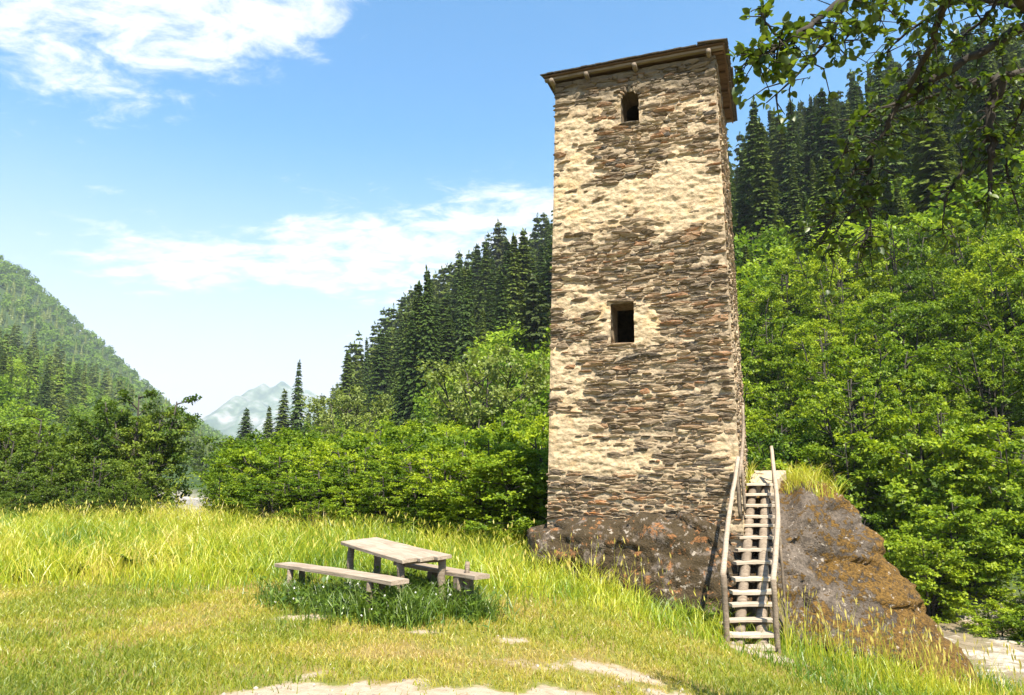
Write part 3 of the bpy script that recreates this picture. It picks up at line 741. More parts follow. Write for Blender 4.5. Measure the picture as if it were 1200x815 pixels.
for f in (.26, .74):
    A = TL[-1] + (TR[-1] - TL[-1]) * f; B = TL[0] + (TR[0] - TL[0]) * f
    d = (B - A) / np.linalg.norm(B - A); dn = np.array([0, 0, -.125])
    pole('stringer', [A + dn - d * .28, A * .67 + B * .33 + dn * 1.1, A * .33 + B * .67 + dn, B + dn + d * .2], [.088, .085, .08, .075], M['wood_grey'], stairs, seed=int(f * 100))
for k in range(0, 14):
    if k in (0, 5, 9): continue
    p = TL[k] * .5 + TR[k] * .5; e = (TR[k] - TL[k])
    for f in ((.1,) if k % 2 else (.9,)):
        c = TL[k] + e * f
        pole('bracket', [c + [0, .06, -.20], c + [0, .02, -.02]], .02, M['wood_grey'], stairs, ns=6, seed=k, sub=1)
rl = [sight(*a) for a in ((865, 536, 12.86), (861.5, 562, 12.6), (857, 585, 12.35), (853, 615, 12.0), (850, 645, 11.6), (847, 676, 11.14))]
rr = [sight(*a) for a in ((904, 524, 14.3), (906, 545, 13.9), (910.5, 575, 13.4), (912, 610, 12.7), (909.5, 645, 12.0), (906, 682, 11.25))]
pole('handrail', rl, [.034, .036, .038, .04, .042, .045], M['wood_pale'], stairs, seed=11)
pole('handrail', rr, [.032, .036, .038, .042, .044, .044], M['wood_pale'], stairs, seed=12)
pole('handrail', [sight(867.5, 475, 13.1) + [.05, .02, 0], sight(868.5, 510, 13.2) + [.05, .0, 0], sight(866.5, 560, 12.84)], [.022, .028, .03], M['wood_pale'], stairs, seed=13)
def post(a, b, r, sd): pole('post', [a, (np.array(a) + b) / 2, b], r, M['wood_grey'], stairs, ns=7, seed=sd)
def gz(x, y): return float(H(np.array([x]), np.array([y]))[0])
for (px, py0, Y), r, sd in (((848, 674, 11.12), .045, 1), ((906.5, 680, 11.2), .042, 2)):
    a = sight(px, py0, Y); post(a, [a[0] + .01, a[1] + .01, gz(a[0], a[1]) - .25], r, sd)
a = sight(863, 552, 12.72); post(a, a + [.03, .02, -.8], .03, 4)
a = sight(869.5, 548, 12.9); post(a, a + [.02, .03, -.75], .026, 5)
a = sight(905, 528, 14.25); post(a, a + [0, .03, -.65], .03, 6)
a = sight(911.5, 612, 12.7); post(a + [.02, 0, 0], a + [.03, .05, -1.1], .028, 7)
a = sight(914.5, 640, 12.1); post(a, [a[0] + .02, a[1], gz(a[0], a[1]) - .2], .022, 8)
pole('cross_bar', [TL[-3] + [-.12, .02, -.05], TL[-3] + [.35, .03, -.03], TR[-3] + [.06, .03, -.04]], .024, M['wood_grey'], stairs, ns=7, seed=9)
# landing slab
la = thing('landing_slab', tuple(sight(897, 556, 14.5)), 'pale worn stone landing slab at the head of the stairs', 'slab')
c0 = [sight(878, 566, 14.15), sight(905, 566, 14.15), sight(921, 545, 15.2), sight(884, 544, 15.2)]
top = np.array(c0); top[:, 2] = [1.60, 1.60, 1.84, 1.84]
rs = np.random.default_rng(4); ringp = []
for i in range(4):
    for t in np.linspace(0, 1, 6)[:-1]: ringp.append(top[i] * (1 - t) + top[(i + 1) % 4] * t + np.append(rs.uniform(-.04, .04, 2), rs.uniform(-.01, .01)))
ringp = np.array(ringp); n_ = len(ringp); lo_ = ringp - [0, 0, .35]
mm = Mat('landing_stone', .95); nn_ = mm.noise(12, 6, .65)
M['landing'] = mm.finish(mm.ramp(nn_, [(.3, (.28, .215, .14)), (.7, (.44, .36, .26))]), normal=mm.bump(nn_, .6, .02))
i = np.arange(n_); j = (i + 1) % n_
link('slab_top', mesh_np('slab_top', np.concatenate([ringp, lo_]), [np.arange(n_)[None, :], np.stack([i, n_ + i, n_ + j, j], -1)], M['landing']), la)

# ------------------------------------------------------------------ picnic table and benches
tfl, tfr, tnl, tnr = sight(400, 636, 10.85), sight(441, 631.5, 11.15), sight(470, 658, 9.35), sight(531, 653.5, 9.5)
table = thing('picnic_table', (float((tfl[0] + tnr[0]) / 2), float((tfl[1] + tnr[1]) / 2), gz(-1.6, 10.2)), 'rustic weathered plank table on log legs in the meadow', 'table')
nrm = np.cross(tnr - tnl, tfl - tnl); nrm = nrm / np.linalg.norm(nrm); nrm = nrm if nrm[2] > 0 else -nrm
for k in range(3):
    f = (k + .5) / 3
    a = tfl + (tfr - tfl) * f; b = tnl + (tnr - tnl) * f
    a = a + (a - b) * random.uniform(-.015, .015)
    plank('table_plank', a, b + nrm * (.004 * k), .212, .045, M['wood_pale'], table, up=tuple(nrm), seed=700 + k, rough=.022, nseg=14)
for k, (f, g) in enumerate(((.10, .14), (.10, .86), (.93, .08), (.93, .90))):
    a = tfl + (tnl - tfl) * f; b = tfr + (tnr - tfr) * f; p = a + (b - a) * g - nrm * .03
    pole('leg', [p, [p[0] + random.uniform(-.02, .02), p[1], (p[2] + gz(p[0], p[1])) / 2], [p[0] + random.uniform(-.03, .03), p[1], gz(p[0], p[1]) - .15]], [.05, .052, .055], M['wood_grey'], table, seed=20 + k)
for f in (.12, .9):
    a = tfl + (tnl - tfl) * f - nrm * .05; b = tfr + (tnr - tfr) * f - nrm * .05
    plank('batten', a + (b - a) * .04, a + (b - a) * .96, .08, .05, M['wood_grey'], table, up=tuple(nrm), seed=int(f * 90))
def bench(a, b, wd, label, legs, sd):
    a, b = np.array(a), np.array(b)
    be = thing('bench', ((a[0] + b[0]) / 2, (a[1] + b[1]) / 2, gz((a[0] + b[0]) / 2, (a[1] + b[1]) / 2)), label, 'bench', 'benches beside the picnic table')
    plank('seat', a, b, wd, .05, M['wood_pale'], be, seed=sd, rough=.05, nseg=14)
    for k, (f, kind) in enumerate(legs):
        p = a + (b - a) * f; g = gz(p[0], p[1]) - .12; z = p[2] - .03
        if kind == 'board':
            d = (b - a) / np.linalg.norm(b - a)
            plank('leg', [p[0], p[1], g], [p[0], p[1], z], .24, .10, M['wood_grey'], be, up=(d[0], d[1], 0), seed=sd + k)
        else:
            n = np.cross((b - a) / np.linalg.norm(b - a), [0, 0, 1])
            for s in (-1, 1): pole('leg', [[p[0] + n[0] * s * .09, p[1] + n[1] * s * .09, z], [p[0] + n[0] * s * .11, p[1] + n[1] * s * .11, g]], [.042, .046], M['wood_grey'], be, seed=sd + k + s)
    return be
bench(sight(331, 661.5, 10.7), sight(470, 682.5, 8.95), .27, 'low plank bench half sunk in the weeds, before the table', ((.14, 'log'), (.82, 'log')), 31)
b2 = bench(sight(470, 659.5, 10.75), sight(565, 676.5, 9.25), .25, 'short plank bench on board legs with an upright stake beside it', ((.48, 'board'), (.80, 'board')), 51)
p = sight(546, 668, 9.45); pole('stake', [[p[0], p[1], gz(p[0], p[1]) - .1], [p[0] + .01, p[1], .35], [p[0] + .02, p[1], .66]], .03, M['wood_grey'], b2, ns=6, seed=3)

# ------------------------------------------------------------------ vegetation builders
def rndunit(r, n):
    v = r.normal(size=(n, 3)); return v / np.linalg.norm(v, axis=1)[:, None]
def leaf_quads(C, D, Nn, L, W):
    """folded leaves: centre base C, direction D, normal N -> 4 vertices, 2 triangles each"""
    Sd = np.cross(D, Nn); Sd /= np.linalg.norm(Sd, axis=1)[:, None] + 1e-9
    L = np.asarray(L)[:, None]; W = np.asarray(W)[:, None]
    a = C; b = C + D * L * .5 + Sd * W * .5 + Nn * W * .12; c = C + D * L; d = C + D * L * .5 - Sd * W * .5 + Nn * W * .12
    V = np.stack([a, b, c, d], 1).reshape(-1, 3); i = np.arange(len(C))[:, None] * 4
    F = np.concatenate([i + [0, 1, 2], i + [0, 2, 3]], 1).reshape(-1, 3); return V, F
def merge(parts):
    Vs, Fq, Ft, off = [], [], [], 0
    for V, F, T in parts:
        Vs.append(V); Fq.append(F + off); Ft.append(T + off); off += len(V)
    return np.concatenate(Vs), [np.concatenate(Fq), np.concatenate(Ft)]
def broadleaf(seed, h=5.0, wd=4.0, stems=5, nb=13, nt_=7, nl=16, ll=.11, spread=.5, skirt=.12, matl='alder', droop=0.0, up=0.0):
    """multi-stemmed bush tree: stems > boughs > twigs > leaves; returns trunk and crown meshes of height h"""
    r = np.random.default_rng(seed); wood = []; TP, TD = [], []
    for s in range(stems):
        az = 2 * np.pi * (s + r.uniform(-.35, .35)) / stems; lean = spread * r.uniform(.45, 1.0) * (0.25 if s == 0 else 1)
        n = 9; t = np.linspace(0, 1, n); hh = h * (r.uniform(.78, .93) if s else .95)
        out = wd * .5 * lean * (t ** .8)
        P = np.stack([np.cos(az) * out + r.normal(0, .03, n) * h * .12 * t, np.sin(az) * out + r.normal(0, .03, n) * h * .12 * t, t * hh], -1)
        wood.append(tube_arr(P, h * .014 * (1 - .85 * t) + .008, 6, seed + s))
        for b in range(nb):
            f = skirt + (1 - skirt) * ((b + r.uniform(0, 1)) / nb) ** .9; p = np.array([np.interp(f, t, P[:, k]) for k in range(3)])
            env = math.sqrt(max(.06, 1 - ((f - .38) / .66) ** 2))
            ln = wd * .34 * env * r.uniform(.65, 1.2)
            ba = az + r.uniform(-1.9, 1.9) if s else r.uniform(0, 6.28); el = r.uniform(-.05, .65) + up - droop * r.uniform(0, 1)
            d = np.array([math.cos(ba) * math.cos(el), math.sin(ba) * math.cos(el), math.sin(el)])
            q = np.array([p, p + d * ln * .5 + [0, 0, .03 * ln], p + d * ln + [0, 0, (.10 - droop * .3) * ln]])
            wood.append(tube_arr(q, [h * .0045 + .004, h * .003 + .003, .004], 4, b))
            for w_ in range(nt_):
                g = .45 + .6 * (w_ + r.uniform(0, 1)) / nt_; c = p + (q[2] - p) * g + r.normal(0, .07, 3) * ln
                td = d * .6 + rndunit(r, 1)[0] * .75 + np.array([0, 0, .15]); td /= np.linalg.norm(td)
                TP.append(c); TD.append(td)
    TP, TD = np.array(TP), np.array(TD); nT = len(TP)
    tl = ll * 3.6 * r.uniform(.6, 1.4, nT)
    k = np.repeat(np.arange(nT), nl); tt = r.uniform(0, 1, len(k))
    C = TP[k] + TD[k] * (tl[k] * tt)[:, None] * [1, 1, .45] + r.normal(0, .5 * ll, (len(k), 3)) * [1.2, 1.2, .45]
    D = TD[k] * .5 + rndunit(r, len(k)) * .9; D[:, 2] -= .25; D /= np.linalg.norm(D, axis=1)[:, None]
    Nn = rndunit(r, len(k)) * .55 + np.array([0, 0, .75]) + (C - C.mean(0)) / (np.linalg.norm(C - C.mean(0), axis=1)[:, None] + 1e-6) * .35
    Nn = Nn - D * np.sum(Nn * D, 1)[:, None]; Nn /= np.linalg.norm(Nn, axis=1)[:, None]
    L = ll * r.uniform(.7, 1.3, len(k)); V, F = leaf_quads(C, D, Nn, L, L * .72)
    rn = np.clip(.5 + r.normal(0, .26, nT)[k] + r.normal(0, .15, len(k)), 0, 1)
    wv, wf = merge(wood)
    return mesh_np('trunk', wv, wf, M['bark'], True), mesh_np('crown', V, F, M[matl], False, {'rnd': np.repeat(rn, 4)})
def conifer(seed, h=20.0, rad=3.0, whorls=26, br=8, tufts=7, start=.06, matl='spruce', tw=.55, bare=0.0, droop=.36, power=.85):
    """trunk with whorls of drooping boughs; every bough carries flat ragged sprays"""
    r = np.random.default_rng(seed); C, D, L, W, N_ = [], [], [], [], []; wf = .78
    for i in range(whorls):
        f = start + (1 - start) * (max(0, i + r.uniform(-.45, .45)) / whorls) ** .88; f = min(max(f, .02), .985)
        if f < bare and r.random() < .8: continue
        R = rad * (1 - f) ** power * r.uniform(.8, 1.12) + .12
        if bare: R *= .65 + .55 * math.sin(math.pi * min(1, (f - bare * .8) / (1 - bare * .8)))
        nb_ = max(4, int(br * (.6 + .5 * (1 - f))))
        for b in range(nb_):
            az = 2 * np.pi * (b + r.uniform(-.4, .4)) / nb_ + i * 1.3; ln = R * r.uniform(.6, 1.2); zj = r.uniform(-.7, .7) * h / whorls * (1 - f)
            d = np.array([math.cos(az), math.sin(az)])
            nt2 = max(2, int(tufts * ln / rad + .5)) + 1
            for k in range(nt2):
                g = (k + r.uniform(.1, .9)) / nt2
                z = f * h + zj + ln * (.10 * math.sin(g * 2.2) - droop * g) + r.normal(0, .05) * h * .02
                for sgn in (-1, 1):
                    tdir = np.array([d[0] * .8 - sgn * d[1] * .65, d[1] * .8 + sgn * d[0] * .65, -.25 - .75 * r.random()])
                    C.append([d[0] * ln * g, d[1] * ln * g, z]); D.append(tdir); L.append(tw * (1.25 - .5 * g) * (.55 + .6 * ln / rad) * r.uniform(.7, 1.3) * rad / 2.6); W.append(wf)
                    N_.append([d[0] * .35 + r.normal(0, .2), d[1] * .35 + r.normal(0, .2), .9])
    for k in range(5): C.append([0, 0, h * (.93 + .012 * k)]); a = k * 2.4; D.append([math.cos(a) * .35, math.sin(a) * .35, .9]); L.append(h * .045); W.append(.35); N_.append([math.cos(a), math.sin(a), .2])
    C, D, N_ = np.array(C), np.array(D), np.array(N_); L = np.array(L); W = np.array(W) * L
    D /= np.linalg.norm(D, axis=1)[:, None]; N_ = N_ - D * np.sum(N_ * D, 1)[:, None]; N_ /= np.linalg.norm(N_, axis=1)[:, None]
    V, F = leaf_quads(C, D, N_, L, W)
    rn = np.clip(.5 + r.normal(0, .22, len(C)), 0, 1)
    t = np.linspace(0, 1, 8); P = np.stack([r.normal(0, .004, 8) * h * t, r.normal(0, .004, 8) * h * t, t * h * .985 - .3 * (1 - t)], -1)
    tv, tf, tt = tube_arr(P, h * .013 * (1 - t * .93) + .01, 6, seed)
    return (tv, [tf, tt]), (V, F, np.repeat(rn, 4))
def conifer_mesh(*a, **k):
    (tv, tf), (V, F, rn) = conifer(*a, **k)
    return mesh_np('trunk', tv, tf, M['bark_red'], True), mesh_np('crown', V, F, M[k.get('matl', 'spruce')], False, {'rnd': rn})
def plant_tree(name, proto, x, y, hscale, wscale, rot, label, cat, group=None, sink=.15):
    z = gz(x, y) - sink
    e = thing(name, (x, y, z), label, cat, group); e.rotation_euler = (0, 0, rot); e.scale = (wscale, wscale, hscale)
    for nm, me in zip(('trunk', 'crown'), proto):
        o = bpy.data.objects.new(nm, me); COL.objects.link(o); o.parent = e
    return e
AH = 5.0
ALD = [broadleaf(10 + k, AH, (4.2, 3.6, 4.8, 4.0, 4.4)[k], (6, 5, 7, 6, 5)[k], 12, 8, 22, (.105, .09, .12, .10, .115)[k], .8) for k in range(5)]
ALDB = [broadleaf(20 + k, AH, 4.2, 6, 12, 8, 19, (.15, .18, .13)[k], .8, skirt=.02) for k in range(3)]   # lower bank trees, larger leaves
DEEP = [broadleaf(30 + k, AH, 3.4, 5, 14, 8, 20, .095, .7, matl='alder_deep', up=.1) for k in range(4)]
WIL = broadleaf(41, AH, 4.4, 6, 12, 8, 12, .13, .75, matl='willow', up=.35)
HB = [broadleaf(50 + k, AH, 4.4, 5, 11, 5, 8, .30, .8, matl='hillbroad') for k in range(4)]
SP = [conifer_mesh(60 + k, 20, 3.1 + .25 * (k % 3), 54, 12, 11, .03, tw=.5, power=(.8, .95, .7, .88, 1.05, .8)[k], droop=(.36, .45, .3, .4, .5, .25)[k]) for k in range(6)]
PIN = conifer_mesh(71, 20, 3.6, 24, 8, 7, .3, matl='pine', bare=.5, droop=.05, tw=.6, power=.45)

rt = random.Random(5)
# left and centre: the thicket behind the meadow
def top_h(px, ytop, Y, x, y): return max(1.2, sight(px, ytop, Y)[2] - gz(x, y))
NA = [0]
def alder(px, ytop, Y, protos, label, group, wf=1.0, name='alder_tree', cat='tree'):
    x = bear(px) * Y; h = top_h(px, ytop, Y, x, Y); pr = protos[rt.randrange(len(protos))]
    ws = max(.65, min(1.5, (h / AH) ** .6)) * wf * rt.uniform(.9, 1.12)
    NA[0] += 1
    return plant_tree(name, pr, x, Y, h / (AH * 1.03), ws, rt.uniform(0, 6.28), label, cat, group)
GC = 'alder thicket behind the meadow'
LCS = ['low leafy alder in the front row of the thicket, rising from the meadow grass', 'leafy light green alder just behind the front row of the thicket',
       'taller leafy alder in the middle of the thicket behind the meadow', 'leafy alder deep in the thicket, at the foot of the wooded hillside']
def edgeY(px): return np.interp(px, [0, 250, 420, 560, 650], [22.5, 21.0, 19.5, 17.6, 16.4])
for row, (dy, yoff, step) in enumerate(((0, 34, 44), (2.6, 18, 40), (6.0, 5, 42), (11.0, 0, 40), (18, -2, 40), (28, -4, 42))):
    px = (292, 302, 304, 304, 300, 290)[row]
    while px < 668:
        prof = np.interp(px, [230, 260, 330, 400, 470, 560, 650], [512, 503, 500, 497, 490, 482, 474])
        alder(px + rt.uniform(-8, 8), prof + yoff + rt.uniform(-8, 12), edgeY(px) + dy + rt.uniform(-.7, .7), ALD, LCS[min(row, 3)], GC + ', ' + ('front row', 'second row', 'third row', 'far rows')[min(row, 3)], 1.0 if row < 3 else 1.15)
        px += step * rt.uniform(.8, 1.2)
# left: taller, darker alders by the river gravel
LL = 'tall dark olive green alder beside the river gravel at the meadow edge'
for px, yt, Y, wf in ((-30, 480, 27, 1.1), (5, 500, 24.5, .9), (38, 474, 28, 1.0), (70, 512, 25, .9), (95, 486, 31, 1.0), (128, 462, 30, 1.0), (152, 444, 28, 1.15), (176, 468, 28.5, .95), (236, 512, 78, .8), (112, 520, 25, .8), (20, 530, 23.5, .8), (168, 520, 26.5, .85), (-60, 470, 30, 1.2)):
    alder(px, yt, Y, DEEP, LL, 'dark alders by the river gravel', wf)
for px, yt, Y in ((60, 548, 23.4), (90, 555, 23.2), (135, 556, 23.6), (10, 552, 23), (165, 570, 24.5)):
    alder(px, yt, Y, DEEP, 'low bushy sapling at the foot of the dark alders', 'saplings below the dark alders', .7, 'sapling', 'bush')
for px, dy, hh in ((30, -1.2, 1.3), (96, -2.0, 1.1), (150, -1.6, 1.5), (262, -.6, 1.7), (320, -1.2, 1.4), (372, -1.5, 1.1), (430, -.9, 1.5), (505, -1.3, 1.2), (560, -1.0, 1.3), (604, -.9, 1.1)):
    Y = float(edgeY(px)) + dy; x = bear(px) * Y
    plant_tree('shrub', (ALD if px > 200 else DEEP)[rt.randrange(4)], x, Y, hh / AH, .36 * rt.uniform(.8, 1.2), rt.uniform(0, 6.28), 'knee-high leafy shrub in the hay along the edge of the thicket', 'shrub', 'low shrubs along the thicket edge', .05)
# right: far river bank and lower slope
LRS = ['low spreading alder hanging over the water on the far river bank', 'leafy bright green alder halfway up the slope beyond the river', 'tall bright green alder high on the slope below the spruces']
rowsR = [(-.4, 2.6), (1.2, 3.2), (3.6, 4.4), (6.6, 5.2), (10.0, 5.8), (13.8, 6.2), (18.0, 6.6), (22.6, 7.0), (27.6, 7.4)]
aR = [bear(p) for p in (640, 850, 1000, 1200, 1500)]; bR = [52, 32, 24.8, 22.0, 19]
for row, (dy, hh) in enumerate(rowsR):
    a = .20 + rt.uniform(0, .05)
    while a < 1.02:
        Y = np.interp(a, aR, bR) + dy + rt.uniform(-1, 1); x = a * Y
        h = hh * rt.uniform(.6, 1.35); ws = (h / AH) ** .7 * rt.uniform(.9, 1.15)
        plant_tree('alder_tree', (ALDB if row < 3 else ALD)[rt.randrange(3)], x, Y, h / AH, ws, rt.uniform(0, 6.28), LRS[min(row // 3, 2)], 'tree', 'alders on the far river bank, ' + ('waterside', 'middle slope', 'upper slope')[min(row // 3, 2)])
        a += 3.0 * ws ** .8 / Y
# hillside wood
pts_c, pts_b = [], []
rg = np.random.default_rng(77)
def scatter(n, a0, a1, y0, y1, dens):
    a = rg.uniform(a0, a1, n); y = np.sqrt(rg.uniform(y0 ** 2, y1 ** 2, n)); return a, y
def thin(A, Y, dmin):
    keep = []; grid = {}
    for i, (a, y) in enumerate(zip(A, Y)):
        x = a * y; d = dmin(y); k = (int(x // 4), int(y // 4)); ok = True; rr_ = int(d // 4) + 1
        for gx_ in range(k[0] - rr_, k[0] + rr_ + 1):
            for gy_ in range(k[1] - rr_, k[1] + rr_ + 1):
                for (xx, yy_) in grid.get((gx_, gy_), ()):
                    if (xx - x) ** 2 + (yy_ - y) ** 2 < d * d: ok = False; break
                if not ok: break
            if not ok: break
        if ok: grid.setdefault(k, []).append((x, y)); keep.append(i)
    return np.array(keep, int)
A, Y = scatter(9000, bear(338), .86, 40, 290, 1)
rbl = np.interp(A, [bear(p) for p in (285, 340, 450, 640, 850, 1000, 1200)], [240, 150, 95, 60, 66, 60, 54]); rsl = np.interp(A, [bear(p) for p in (285, 340, 450, 640, 850, 1000, 1200)], [350, 330, 280, 240, 210, 190, 170])
ok = (Y > rbl) & (Y < rsl + 12); A, Y = A[ok], Y[ok]
k_ = thin(A, Y, lambda y: 3.7); A, Y = A[k_], Y[k_]
Z = H(A * Y, Y)
rbl = np.interp(A, [bear(p) for p in (285, 340, 450, 640, 850, 1000, 1200)], [240, 150, 95, 60, 66, 60, 54]); rsl = np.interp(A, [bear(p) for p in (285, 340, 450, 640, 850, 1000, 1200)], [350, 330, 280, 240, 210, 190, 170])
s = (Y - rbl) / (rsl - rbl)
pn = fbm(xyz(A * Y / 16, Y / 16, 0), 3, 88)
pcon = np.where(A > .24, sstep(-.02, .10, s + (pn - .5) * .3) * .9, sstep(.10, .36, s + (pn - .5) * .8)) * .95
px_ = 600 + A / .984 * 850
clear = np.exp(-(((px_ - 598) / 55) ** 2 + ((s - .66) / .17) ** 2))        # bright clearing of broadleaf trees high on the spur
pcon = np.where(s > .92, np.maximum(pcon, .85), pcon) * (1 - .9 * clear)
iscon = rg.random(len(A)) < pcon
con = [(A[i] * Y[i], Y[i]) for i in np.where(iscon)[0]]; bro = [(A[i] * Y[i], Y[i]) for i in np.where(~iscon)[0]]
# left slopes, far away
A2, Y2 = scatter(16000, bear(-60), bear(262), 75, 1010, 1)
h2 = H(A2 * Y2, Y2); fl2 = np.interp(Y2, *FLOOR); ok = ((h2 - fl2) > .5) & (Y2 > 95)
A2, Y2 = A2[ok], Y2[ok]; k_ = thin(A2, Y2, lambda y: 4.2 + y / 150); A2, Y2 = A2[k_], Y2[k_]
pn2 = fbm(xyz(A2 * Y2 / 45, Y2 / 45, 0), 3, 18); c2 = (rg.random(len(A2)) < np.maximum(sstep(.46, .60, pn2) * .75, sstep(.40, .50, pn2) * .75 * (Y2 < 480))) & (Y2 > 130)
con_far = [(A2[i] * Y2[i], Y2[i]) for i in np.where(c2)[0]]; bro_far = [(A2[i] * Y2[i], Y2[i]) for i in np.where(~c2)[0]]
allc = sorted(con + con_far, key=lambda p: p[1]); allb = sorted(bro + bro_far, key=lambda p: p[1])
NC, NB = 290, max(0, 290 - NA[0] - 80)
def visible_first(l):      # those hidden behind the tower go to the mass of the wood
    vis = [p for p in l if not (bear(660) < p[0] / p[1] < bear(838)) and -.75 < p[0] / p[1] < .75]
    hid = [p for p in l if not (not (bear(660) < p[0] / p[1] < bear(838)) and -.75 < p[0] / p[1] < .75)]
    return vis, hid
vc, hc = visible_first(allc); vb, hb = visible_first(allb)
def conh(x, y): return (rt.uniform(12, 26) if y < 350 else rt.uniform(13, 22)) * ((.55 if y < 300 else .75) if x < -50 else 1) * (1 if rt.random() > .12 else .6)
for x, y in vc[:NC]:
    h = conh(x, y) * (.85 if y < 80 else 1)
    near = x / y > .2
    tr = plant_tree('spruce_tree', SP[rt.randrange(6)], x, y, h / 20, h / 20 * rt.uniform(.7, 1.2), rt.uniform(0, 6.28),
               'dark green spruce on the wooded slope above the far river bank' if near else 'dark green spruce on the wooded spur beyond the alder thicket', 'tree',
               'spruces above the far river bank' if near else 'spruces on the wooded spur')
    tr.rotation_euler.x = rt.gauss(0, .03); tr.rotation_euler.y = rt.gauss(0, .03)
for x, y in vb[:NB]:
    h = rt.uniform(5.5, 10)
    plant_tree('broadleaf_tree', HB[rt.randrange(4)], x, y, h / AH, h / AH * rt.uniform(.9, 1.2), rt.uniform(0, 6.28), 'light green broadleaf tree among the spruces on the hillside', 'tree', 'broadleaf trees on the hillside')
# single trees that stand out
def lone(name, proto, px, ytop, Y, base_h, ws, label):
    x = bear(px) * Y; h = top_h(px, ytop, Y, x, Y); return plant_tree(name, proto, x, Y, h / base_h, ws * h / base_h, 1.0, label, 'tree')
lone('willow_tree', WIL, 568, 404, 46, AH, .95, 'pale yellowish green feathery willow rising above the alder thicket')
lone('willow_tree', WIL, 402, 452, 70, AH, 1.0, 'pale green round willow at the foot of the spruces')
lone('pine_tree', PIN, 583, 258, 205, 20, 1.0, 'tall pine with a bare pale trunk on the crest of the spur')
lone('pine_tree', PIN, 626, 318, 80, 20, 1.1, 'broad drooping olive pine beside the tower')
lone('spruce_tree', SP[0], 328, 456, 150, 20, 1.4, 'tallest lone dark spruce standing before the far mountain')
lone('spruce_tree', SP[1], 311, 476, 150, 20, 1.4, 'middle lone dark spruce standing before the far mountain')
lone('spruce_tree', SP[2], 284, 478, 160, 20, 1.4, 'slim lone spruce standing apart before the far mountain')
lone('spruce_tree', SP[3], 476, 400, 105, 20, 1.05, 'lone dark spruce on the lower slope amid pale broadleaf trees')
# the rest of the woods as two masses
def low_con(sd):
    (tv, tf), (V, F, rn) = conifer(sd, 20, 3.3, 17, 6, 2, .04, tw=1.15); return V, F
def low_bro(sd, n=150, ls=1.0):
    r = np.random.default_rng(sd); u = rndunit(r, n); u[:, 2] = u[:, 2] * .9
    C = u * np.array([2.1, 2.1, 2.2]) * r.uniform(.55, 1.0, n)[:, None] ** .6 * (1 + .25 * np.sin(u[:, :1] * 5 + sd)) + [0, 0, 2.7]
    D = rndunit(r, n); D -= u * np.sum(u * D, 1)[:, None] * .7; D /= np.linalg.norm(D, axis=1)[:, None]
    Nn = u + [0, 0, .4]; Nn = Nn - D * np.sum(Nn * D, 1)[:, None]; Nn /= np.linalg.norm(Nn, axis=1)[:, None]
    L = r.uniform(.6, 1.2, n) * ls; C = C - D * L[:, None] / 2
    return leaf_quads(C, D, Nn, L, L * .8)
def far_con(sd):
    r = np.random.default_rng(sd); V, F = [], []; ns = 8
    for k in range(7):
        f0, f1 = .04 + k * .13, min(1.0, .04 + k * .13 + .26); R0 = 3.1 * (1 - f0) ** .85 + .15; b = len(V)
        for i in range(ns):
            a = 6.283 * (i + r.uniform(-.3, .3)) / ns; q = R0 * r.uniform(.62, 1.15); V.append((math.cos(a) * q, math.sin(a) * q, 20 * f0 - q * r.uniform(.1, .45)))
        V.append((r.normal(0, .1), r.normal(0, .1), 20 * f1)); F += [(b + i, b + (i + 1) % ns, b + ns) for i in range(ns)]
    return np.array(V), np.array(F)
LCV = [low_con(300 + k) for k in range(4)]; FCV = [far_con(360 + k) for k in range(4)]; LBV = [low_bro(320 + k, 120) for k in range(4)]; LBN = [low_bro(340 + k, 280, .66) for k in range(4)]
def mass(name, pts, variants, hfun, base_h, mat, label, cat):
    items = []; X = np.array([p[0] for p in pts]); Y_ = np.array([p[1] for p in pts]); Zs = H(X, Y_)
    for x, y, z in zip(X, Y_, Zs):
        h = hfun(x, y); sc = h / base_h
        items.append((Matrix.Translation((x, y, z - .3)) @ Matrix.Rotation(rt.uniform(0, 6.28), 4, 'Z') @ Matrix.Diagonal((sc * rt.uniform(.9, 1.2), sc * rt.uniform(.9, 1.2), sc, 1)), rt.randrange(4), rt.random()))
    V, F, A_ = joined(items, variants)
    A_ = np.clip(A_ * .7 + rg.random(len(A_) // 4).repeat(4) * .3, 0, 1) if len(A_) % 4 == 0 else A_
    tag(link(name, mesh_np(name, V, F, mat, False, {'rnd': A_})), label, cat, kind='stuff')
isfar = lambda p: p[1] > 380 and p[0] < 0
mass('spruce_wood', [p for p in vc[NC:] + hc if not isfar(p)], LCV, conh, 20, M['spruce'], 'dark spruces filling the upper slopes above the alders', 'forest')
mass('spruce_forest', [p for p in vc[NC:] + hc if isfar(p)], FCV, conh, 20, M['spruce'], 'distant dark spruce forest covering the valley slopes', 'forest')
nearb = [p for p in vb[NB:] + hb if p[1] < 450]
mass('broadleaf_wood', nearb, LBN, lambda x, y: rt.uniform(3.5, 6.5) if x < -40 else rt.uniform(5, 10), AH, M['hillbroad'], 'light green broadleaf wood on the nearer slopes among the spruces', 'forest')
mass('broadleaf_forest', [p for p in vb[NB:] + hb if p[1] >= 450], LBV, lambda x, y: rt.uniform(6, 11) if y < 300 else rt.uniform(9, 14), AH, M['hillbroad'], 'distant light green broadleaf wood on the valley slopes', 'forest')
print('TREES', NA[0], len(vc), len(hc), len(vb), len(hb))

